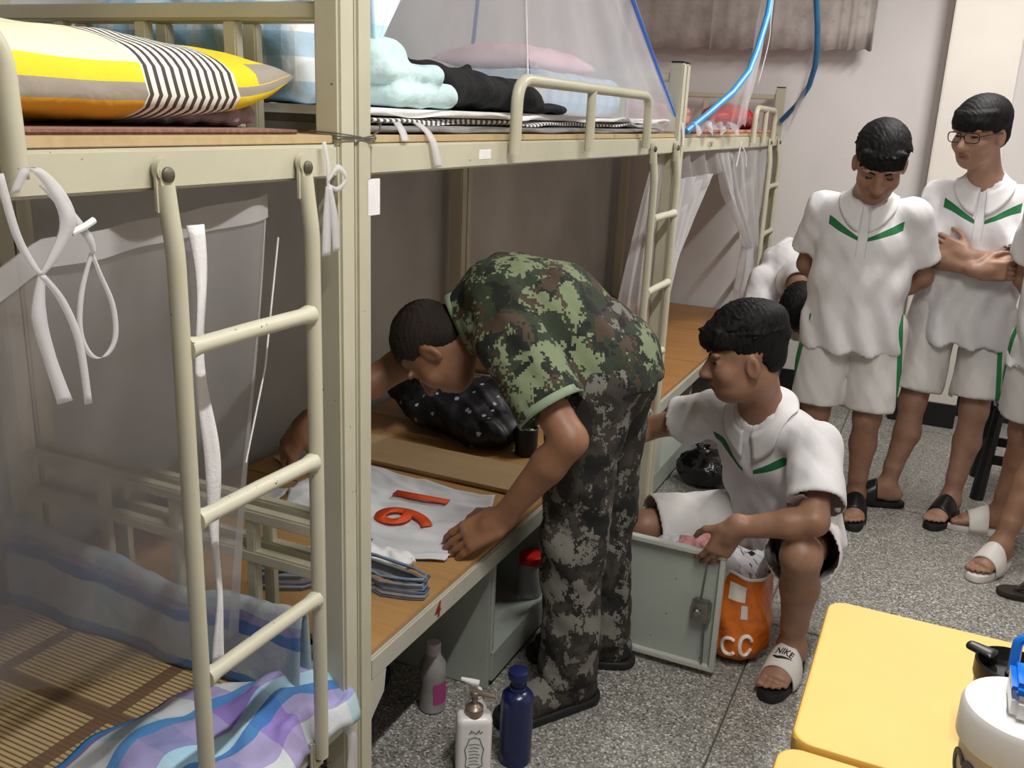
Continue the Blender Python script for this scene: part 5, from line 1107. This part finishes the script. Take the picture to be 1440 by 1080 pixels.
# --- the man in camouflage bending into the middle bunk
def soldier():
    root = empty('person', (.2, .76, 0), 'man in green camouflage bending over the lower bunk to fold a shirt', 'person')
    pel, mid, che, nk = map(np.array, ((.165, .775, .895), (.035, .745, 1.015), (-.07, .715, 1.035), (-.17, .665, .985)))
    shl, ell_, wrl = map(np.array, ((.020, .545, .985), (.200, .50, .790), (.040, .490, .560)))
    shr, elr, wrr = map(np.array, ((-.160, .845, .975), (-.36, .665, .845), (-.525, .475, .700)))
    hc = np.array((-.222, .612, .922)); hf = (-.28, -.12, -.95); hu = (-.93, -.22, .25)
    side = nrm(shr-shl); hs = np.array([.03, 1., 0])
    B = Sdf(); B.eseg(pel, mid, hs, (.13, .09), (.13, .09)); B.eseg(mid, che, side, (.13, .09), (.13, .09)); B.eseg(che, nk, side, (.12, .085), (.06, .055))
    for sh, el, wr in ((shl, ell_, wrl), (shr, elr, wrr)):
        B.cone(che, sh, .055, .052, .03); B.cone(sh, el, .050, .041, .02); B.chain([el, el+(wr-el)*.3, wr], [.041, .042, .028])
    hipl, knl, anl = map(np.array, ((.175, .675, .86), (.165, .665, .47), (.185, .635, .10)))
    hipr, knr, anr = map(np.array, ((.175, .875, .86), (.170, .880, .47), (.195, .872, .10)))
    for hp, kn, an in ((hipl, knl, anl), (hipr, knr, anr)): B.cone(hp, kn, .075, .05); B.chain([kn, an], [.048, .036])
    H = head(B, hc, hf, hu, 1.0, nk)
    hand(B, wrl, (-.74, -.36, -.50), (-.35, .45, -.75), (0, 1, 0), .42, 1.08, .5, .03); hand(B, wrr, (-.45, -.12, -.7), (-.3, .3, -.8), (.3, -1, 0), .5, 1.0, .5)
    v, f = B.body(.010, [(hc-.14, hc+.14, .0042), (wrl+[-.19, -.11, -.16], wrl+[.04, .11, .04], .0036), (wrr-.17, wrr+.05, .005)])
    link('body', mesh_np(v, f), 'skin tan', root); face_bits(root, H); add_hair(root, H, 'crop', 3, 'cropped hair')
    T = Sdf(); ax = nrm(pel-mid)
    T.eseg(pel+np.array([.03, 0, -.06]), pel, hs, (.178, .140), (.178, .140), .03); T.eseg(pel, mid, hs, (.178, .140), (.180, .130), .03); T.eseg(mid, che, side, (.178, .128), (.182, .126)); T.eseg(che, nk+nrm(che-nk)*.02, side, (.172, .118), (.085, .08))
    for sh, el in ((shl, ell_), (shr, elr)):
        a = nrm(el-sh); e = sh+a*.185; T.cone(che*.5+nk*.5, sh, .080, .074, .03); T.cone(sh, e+a*.03, .074, .086, .03, 'u', [(e, a)])
    up = nrm(nrm(nk-che)+.25*nrm(hc-nk)); T.plane(nk+up*.012, up); T.plane(pel+np.array([.0, 0, -.055]), nrm((.28, .05, -1)))
    v, f = T.mesh(.0075, lambda x, y, z: .0075*fbm(x*16+z*6, y*11, z*14, 2)+.0045*fbm(x*30, y*26+z*8, z*30, 5))
    so = solidify(link('camouflage_shirt', mesh_np(v, f), 'camo green', root), .003)
    # trim rings at neck and sleeves
    def ring(c, n, R, s2, w, nm):
        n = nrm(n); s_ = nrm(np.array(s2)-n*np.dot(s2, n)); q = np.cross(n, s_)
        def fn(u, v): a = 2*math.pi*u; return np.array(c)+math.cos(a)*s_*R[0]+math.sin(a)*q*R[1]+n*(v-.5)*w
        solidify(link(nm, uvgrid(fn, 36, 3), 'sage trim', so), .007)
    ring(nk+up*.004, up, (.084, .079), side, .022, 'neck_band')
    a = nrm(ell_-shl); ring(shl+a*.180, a, (.0835, .0835), (0, 0, 1), .020, 'sleeve_band'); a = nrm(elr-shr); ring(shr+a*.180, a, (.0835, .0835), (0, 0, 1), .020, 'sleeve_band')
    Q = Sdf(); Q.eseg(pel+[.01, 0, -.01], pel+[-.03, 0, .05], hs, (.172, .135), (.165, .125), .03)
    for hp, kn, an in ((hipl, knl, anl), (hipr, knr, anr)):
        a = nrm(an-kn); e = an+a*.015; Q.cone(hp, kn, .102, .080, .03); Q.cone(kn, e+a*.03, .080, .074, .03, 'u', [(e, a)])
    v, f = Q.mesh(.0085, lambda x, y, z: .008*fbm(x*14, y*12, z*16, 8)+.005*fbm(x*24+z*9, y*22, z*34, 4))
    solidify(link('camouflage_trousers', mesh_np(v, f), 'camo arid', root), .003)
    for an, d in ((anl, (-.58, -.81)), (anr, (-.93, -.36))):
        d3 = nrm((d[0], d[1], 0)); s = np.array([-d3[1], d3[0], 0]); K = Sdf(); g = an*[1, 1, 0]; z = np.array([0, 0, 1.])
        bt = empty('boot', BASE[root.name]); bt.parent = root; bt.location = (0, 0, 0); BASE[bt.name] = BASE[root.name]
        K.cone(an+z*.06, g-d3*.02+z*.06, .052, .048, .02); K.eseg(g-d3*.045+z*.052, g+d3*.16+z*.040, s, (.040, .042), (.048, .034), .03); K.cone(an, g+d3*.11+z*.05, .046, .040, .03); K.plane((0, 0, .018), (0, 0, -1))
        v, f = K.mesh(.0065, None, False); link('boot_upper', mesh_np(v, f), 'camo arid', bt)
        K = Sdf(); K.eseg(g-d3*.050+z*.012, g+d3*.165+z*.012, s, (.046, .050), (.054, .050), .01); K.plane((0, 0, .0), (0, 0, -1)); K.plane((0, 0, .026), (0, 0, 1))
        v, f = K.mesh(.006, None, False); link('boot_sole', mesh_np(v, f), 'boot black', bt)
soldier()
def m_dots():
    m, nt, b = nmat('printed white cloth'); v = coord(nt); f = noise(nt, v, 16, 4, .7, 1.5); c = ramp(nt, f, [(.0, '#1a1c24'), (.40, '#dcd8dc'), (.60, '#b9c3d0'), (.66, '#2d5a40'), (.69, '#d4d6da')], 'CONSTANT'); L(nt, c, b.inputs['Base Color']); b.inputs['Roughness'].default_value = .85
m_dots()
blob('bagged_clothes', '', '', lambda S_: (S_.ell((.51, 1.115, .255), (.085, .075, .055), None, .03), S_.ell((.47, 1.11, .29), (.06, .05, .03), None, .02), S_.ell((.55, 1.13, .285), (.05, .05, .035), None, .02)), 'printed white cloth', .005, lambda x, y, z: .010*fbm(x*40, y*44, z*50, 2)+.007*fbm(x*90+z*40, y*100, z*80, 5), parent=ob)
simple('pink towel', '#d89a98', .85, .15, 12, .5, 40, bdist=.01)
blob('pink_cloth', 'crumpled pink cloth lying on the clothes above the locker door', 'cloth', lambda S_: (S_.eseg((.36, 1.05, .345), (.475, 1.03, .36), (0, 1, 0), (.03, .014), (.04, .020), .02), S_.ell((.44, 1.05, .362), (.04, .03, .018), None, .02)), 'pink towel', .005, lambda x, y, z: .008*fbm(x*50, y*70, z*60, 4))
blob('white_clothes', 'heap of crumpled white clothes between the squatting student and the locker door', 'clothes', lambda S_: (S_.ell((.37, 1.115, .27), (.12, .085, .06), None, .03), S_.ell((.44, 1.06, .29), (.08, .06, .045), None, .03), S_.ell((.37, 1.11, .13), (.085, .085, .13), None, .03), S_.plane((0, 0, 0), (0, 0, -1))), 'jersey white', .007, lambda x, y, z: .010*fbm(x*34, y*40, z*44, 7))
# ------------------------------------------------------------------ yellow desks and the cups on them
simple('yellow laminate', '#e3bf6a', .5, .03, 5); simple('desk edge', '#e6b95c', .5, .05); simple('desk steel', '#6f7072', .4, .1, metal=.4)
def rrect(x0, y0, x1, y1, r, n=8):
    P = []
    for cx, cy, a0 in ((x1-r, y1-r, 0), (x0+r, y1-r, 90), (x0+r, y0+r, 180), (x1-r, y0+r, 270)):
        for k in range(n+1): a = math.radians(a0+90*k/n); P.append((cx+r*math.cos(a), cy+r*math.sin(a)))
    return P
def desk(label, x0, y0, x1, y1):
    d = empty('desk', ((x0+x1)/2, (y0+y1)/2, 0), label, 'desk', 'yellow desks')
    P = rrect(x0, y0, x1, y1, .028); n = len(P); mb = MB(); zs = [(.722, -.002), (.725, 0), (.746, 0), (.7495, -.0025), (.75, -.005)]; c = np.array([(x0+x1)/2, (y0+y1)/2])
    V = []
    for z, o_ in zs:
        for p in P: q = np.array(p); dv = nrm(q-c); V.append((*(q+dv*o_), z))
    F = [(i*n+k, i*n+(k+1) % n, (i+1)*n+(k+1) % n, (i+1)*n+k) for i in range(4) for k in range(n)]; mb.cur = 1; mb.add(V, F+[tuple(range(n-1, -1, -1))]); mb.cur = 0; mb.add([V[4*n+k] for k in range(n)], [tuple(range(n))])
    mb.build('desk_top', ['yellow laminate', 'desk edge'], d)
    for x in (x0+.05, x1-.05):
        for y in (y0+.05, y1-.05): MB().tube([(x, y, 0), (x, y, .722)], .014, 12).build('leg', 'desk steel', d)
    for y in (y0+.05, y1-.05): MB().box((x0+.05, y-.012, .66), (x1-.05, y+.012, .72), .003).build('apron', 'desk steel', d)
desk('yellow topped desk nearest the squatting student', .822, -.300, 1.42, .108); desk('yellow topped desk cut off by the bottom edge, under the shaker jar', .812, -.72, 1.42, -.312)
simple('mug bronze', '#6f6540', .3, .15, 20, metal=.7); simple('lid black', '#141313', .35, .05)
tm = empty('travel_mug', (1.058, -.2, .75), 'black lidded travel mug with bronze sides on the yellow desk', 'mug')
c_ = (1.058, -.200, .75)
MB().lathe([(.030, 0), (.033, .004), (.035, .05), (.039, .105), (.039, .110)], c_, 32).build('mug_body', 'mug bronze', tm)
MB().lathe([(.0405, .104), (.0415, .108), (.0415, .126), (.039, .128), (.037, .120), (.033, .112), (.0, .111)], c_, 32, cap=False).build('mug_lid', 'lid black', tm)
blob('lid_tab', '', '', lambda S_: (S_.eseg((c_[0]-.046, c_[1]+.028, .8745), (c_[0]-.020, c_[1]+.016, .8745), (.4, .9, 0), (.010, .005), (.014, .005), .005),), 'lid black', .0025, None, parent=tm)
MB().lathe([(.012, .112), (.012, .116), (.006, .118)], (c_[0]+.006, c_[1], .75), 16).build('lid_plug', 'lid black', tm)
simple('jar frost', '#d8cfc6', .45, .04); simple('cap white', '#f2f1ef', .3, .02); m, nt, b = nmat('blue clear'); b.inputs['Base Color'].default_value = rgb('#1f7fe8'); b.inputs['Roughness'].default_value = .2; b.inputs['Transmission Weight'].default_value = .25
simple('ink grey blue', '#5d6478', .6, .05)
sj = empty('shaker_jar', (1.046, -.445, .75), 'white shaker jar with a blue flip cap on the nearest desk edge', 'jar')
c_ = (1.046, -.445, .75)
MB().lathe([(.046, 0), (.049, .004), (.052, .17), (.052, .178)], c_, 40).build('jar_body', 'jar frost', sj)
MB().lathe([(.0555, .172), (.058, .175), (.058, .206), (.055, .213), (.05, .215)], c_, 44).build('jar_lid', 'cap white', sj)
MB().box((c_[0]-.018, c_[1]-.032, .963), (c_[0]+.030, c_[1]+.030, .990), .006).build('spout_base', 'cap white', sj)
MB().box((c_[0]-.020, c_[1]-.030, .989), (c_[0]+.032, c_[1]+.020, 1.003), .005).build('flip_cap', 'blue clear', sj)
MB().tube(arc_pts([(c_[0]-.016, c_[1]+.022, .99), (c_[0]-.016, c_[1]+.030, 1.022), (c_[0]+.028, c_[1]+.030, 1.022), (c_[0]+.028, c_[1]+.022, .99)], .01, 4), .005, 8).build('carry_loop', 'blue clear', sj)
a = math.radians(212); rr = .0512
for i, ch in enumerate('CS'):
    an = math.radians(192+i*24); nv = np.array([math.cos(an), math.sin(an), 0]); tv = np.array([-math.sin(an), math.cos(an), 0])
    text_part(ch, .040, np.array(c_)+nv*(rr+.0008)+np.array([0, 0, .140]), tuple(tv), (0, 0, 1), 'ink grey blue', 'printed_letter', sj, bold=.0012)
# black stool behind the crossed-arm student, stray slipper at the right edge
simple('stool black', '#17181b', .45, .1, 10)
sx, sy = 1.345, 2.97
sl = empty('stool', (sx, sy, 0), 'black plastic stool behind the students at the right edge', 'stool')
MB().box((sx-.15, sy-.15, .40), (sx+.15, sy+.15, .425), .012).build('seat', 'stool black', sl)
for a in (-1, 1):
    for b_ in (-1, 1): MB().tube([(sx+a*.125, sy+b_*.125, .40), (sx+a*.15, sy+b_*.15, 0)], [.022, .028], 8).build('leg', 'stool black', sl)
    MB().box((sx+a*.137-.01, sy-.13, .16), (sx+a*.137+.01, sy+.13, .20), .004).build('stretcher', 'stool black', sl); MB().box((sx-.13, sy+a*.137-.01, .16), (sx+.13, sy+a*.137+.01, .20), .004).build('stretcher', 'stool black', sl)
simple('slipper brown', '#2c211c', .6, .1, 20)
ff = empty('flip_flop', (1.36, 1.93, 0), 'dark brown flip flop on the floor at the right edge', 'slipper')
n = 28; fc_ = np.array([1.375, 1.945]); fd = nrm([-.93, -.2]); fs = np.array([-fd[1], fd[0]]); out = []
for k in range(n):
    a = 2*math.pi*k/n; ca, sa = math.cos(a), math.sin(a); x = .132*np.sign(ca)*abs(ca)**.85; w = (.042+.018*x/.132*.5)*np.sign(sa)*abs(sa)**.75; out.append(fc_+x*fd+w*fs)
mb = MB(); V = [(*(fc_+(p-fc_)*k_), z) for z, k_ in ((0, .97), (.004, 1), (.016, 1), (.02, .97)) for p in out]
mb.add(V, [(i*n+k, i*n+(k+1) % n, (i+1)*n+(k+1) % n, (i+1)*n+k) for i in range(3) for k in range(n)]+[tuple(range(n-1, -1, -1)), tuple(3*n+k for k in range(n))]).build('sole', 'slipper brown', ff)
for s in (-1, 1): MB().tube([(*(fc_+fd*.075), .02), (*(fc_+fd*.04+fs*s*.02), .045), (*(fc_-fd*.03+fs*s*.042), .018)], .006, 8).build('strap', 'slipper brown', ff)
# --- the students
r1, J1, H1_ = student('person', 'squatting student in a white polo shirt with arm resting on knee', dict(
    pelvis=(.575, 1.385, .33), waist=(.575, 1.345, .46), chest=(.545, 1.265, .60), neck=(.510, 1.185, .735), head=(.462, 1.105, .893), hf=(-.90, -.36, -.20), hu=(-.15, -.05, 1),
    shl=(.672, 1.130, .672), ell=(.712, .955, .525), wrl=(.515, .93, .470), shr=(.375, 1.270, .672), elr=(.135, 1.39, .545), wrr=(.015, 1.22, .50),
    hipl=(.665, 1.33, .31), hipr=(.475, 1.415, .30), knl=(.690, .965, .415), knr=(.200, 1.21, .285), anl=(.690, 1.085, .085), anr=(.36, 1.45, .10), fl=(-.18, -1, 0), fr=(-.8, -.6, 0)),
    'quiff', 11, 'skin', hands=dict(l=((-.40, .05, -.9), (-.45, .85, .1), (-.6, -.3, 0), .4, .5)), feet='l', sleeve=(.78, .52), hem=((.60, 1.40, .27), (.1, .15, -1)), shorts=(.80, .93), hsc=1.04, stripe_z=.0, waistcut=False, stripe_x=(.5, 0))
so_, g_, d_1, s_1 = sandal(r1, J1['anl'], J1['fl'], 'sole black', 'strap white', 0, .97)
def on_strap(u, v, lift=.004):
    a = math.pi*u; w = .049+.003*math.sin(v*math.pi); x = .040+.070*v+.006*math.sin(a); z = .012+(.104-.040*v)*math.sin(a)**.75
    return g_+.97*(x*d_1+math.cos(a)*(w+lift)*s_1+np.array([0, 0, z+lift*math.sin(a)]))
def strap_text():
    o = text_part('NIKE', 1., (0, 0, 0), (1, 0, 0), (0, 1, 0), 'black print', 'printed_name', so_, extr=0, bold=.02, shear=.25)
    me = o.data; n = len(me.vertices); co = np.empty(n*3); me.vertices.foreach_get('co', co); co = co.reshape(-1, 3)+BASE[so_.name]
    p = np.array([on_strap(.5-sx_*.135, .40-sy_*.36) for sx_, sy_, _ in co]); me.vertices.foreach_set('co', (p-BASE[so_.name]).ravel())
    V = []; m = 16
    for i in range(m+1):
        t = i/m; xx = -1.25+2.6*t; yc = -.62+.55*max(0, t-.22)**1.5-.9*max(0, .22-t)*-1.2; th = .26*math.sin(math.pi*min(1, (t+.02)*1.0))**.8*(1-t)**.6*1.6+.01
        V += [on_strap(.5-xx*.135, .40-(yc-.12-th/2)*.36), on_strap(.5-xx*.135, .40-(yc-.12+th/2)*.36)]
    MB().add(V, [(2*i, 2*i+2, 2*i+3, 2*i+1) for i in range(m)]).build('printed_swoosh', 'black print', so_)
strap_text()
r2, J2, H2_ = student('person', 'student with bowed head in a white polo standing hands behind back', dict(
    pelvis=(.635, 2.36, .80), waist=(.633, 2.36, .94), chest=(.63, 2.355, 1.09), neck=(.628, 2.335, 1.255), head=(.652, 2.245, 1.385), hf=(.10, -.80, -.58), hu=(.10, -.55, .80),
    shl=(.790, 2.37, 1.195), ell=(.848, 2.45, .965), wrl=(.71, 2.52, .86), shr=(.470, 2.36, 1.20), elr=(.420, 2.45, .975), wrr=(.56, 2.52, .87),
    hipl=(.727, 2.37, .77), hipr=(.543, 2.36, .77), knl=(.735, 2.34, .42), knr=(.545, 2.33, .42), anl=(.735, 2.37, .085), anr=(.555, 2.36, .085), fl=(.1, -1, 0), fr=(-.2, -1, 0)),
    'short', 23, 'skin', feet='lr', hem=((.63, 2.36, .685), (0, 0, -1)), shorts=.90, hsc=1.1, stripe_z=.015, sleeve=.7, stripe_slope=.42)
for s in 'lr': sandal(r2, J2['an'+s], J2['f'+s], 'sole black', 'strap black', 0, .97)
r3, J3, H3_ = student('person', 'student with glasses and crossed arms in a white polo and striped shorts', dict(
    pelvis=(1.01, 2.60, .85), waist=(1.01, 2.61, 1.0), chest=(1.015, 2.61, 1.15), neck=(1.005, 2.59, 1.325), head=(.958, 2.535, 1.50), hf=(-.52, -.82, -.20), hu=(-.05, -.12, 1),
    shl=(1.165, 2.605, 1.26), ell=(1.175, 2.49, 1.03), wrl=(.985, 2.44, 1.065), shr=(.865, 2.615, 1.26), elr=(.850, 2.51, 1.045), wrr=(1.03, 2.405, 1.02),
    hipl=(1.10, 2.61, .82), hipr=(.92, 2.60, .82), knl=(1.11, 2.565, .45), knr=(.885, 2.56, .45), anl=(1.085, 2.53, .085), anr=(.845, 2.535, .085), fl=(-.35, -.95, 0), fr=(-.98, -.2, 0)),
    'bowl', 37, 'skin pale', glasses=True, stripe_x=(.125, 1), hands=dict(l=((-1, .25, .35), (.1, .9, 0), (-.1, .1, 1), .45, .2), r=((1, .2, .05), (.1, .9, 0), (0, 0, 1), .4, .2)), feet='lr', hem=((1.01, 2.60, .715), (0, 0, -1)), shorts=.84, hsc=1.03, stripe_z=.02, sleeve=.74)
for s in 'lr': sandal(r3, J3['an'+s], J3['f'+s], 'sole black', 'strap black', 0, .97)
r4, J4, H4_ = student('person', 'student half out of frame at the right edge in white sandals', dict(
    pelvis=(1.355, 2.33, .84), waist=(1.355, 2.33, .99), chest=(1.355, 2.32, 1.14), neck=(1.355, 2.30, 1.315), head=(1.335, 2.23, 1.49), hf=(-.5, -.82, -.2), hu=(0, -.1, 1),
    shl=(1.500, 2.30, 1.25), ell=(1.550, 2.38, 1.0), wrl=(1.530, 2.30, .80), shr=(1.205, 2.35, 1.25), elr=(1.185, 2.46, 1.0), wrr=(1.300, 2.50, .86),
    hipl=(1.430, 2.31, .80), hipr=(1.270, 2.36, .80), knl=(1.330, 2.22, .44), knr=(1.280, 2.42, .44), anl=(1.252, 2.13, .085), anr=(1.260, 2.46, .085), fl=(-.45, -.9, 0), fr=(-.99, -.15, 0)),
    'short', 41, 'skin', feet='lr', hem=((1.355, 2.33, .70), (0, 0, -1)), shorts=.80, stripe_z=.02)
for s in 'lr': sandal(r4, J4['an'+s], J4['f'+s], 'sole white', 'strap white', 0, .97)
r5, J5, H5_ = student('person', 'student bending forward in a white shirt behind the squatting student', dict(
    pelvis=(0.290, 3.30, .80), waist=(0.305, 3.16, .86), chest=(0.330, 2.99, .88), neck=(0.355, 2.84, .84), head=(0.370, 2.71, .735), hf=(-.15, -.45, -.88), hu=(.05, -.88, -.45),
    shl=(0.490, 2.92, .82), ell=(0.500, 2.86, .56), wrl=(0.430, 2.76, .36), shr=(0.190, 2.90, .82), elr=(0.170, 2.82, .56), wrr=(0.230, 2.72, .36),
    hipl=(0.380, 3.31, .76), hipr=(0.210, 3.31, .76), knl=(0.400, 3.27, .42), knr=(0.200, 3.27, .42), anl=(0.400, 3.36, .085), anr=(0.200, 3.36, .085), fl=(0, -1, 0), fr=(0, -1, 0)),
    'short', 53, 'skin', feet='', hem=((.28, 3.40, .80), (-.1, 1, -.2)), shorts=.8)
for s in 'lr': sandal(r5, J5['an'+s], J5['f'+s], 'sole black', 'strap black', 0, .97)
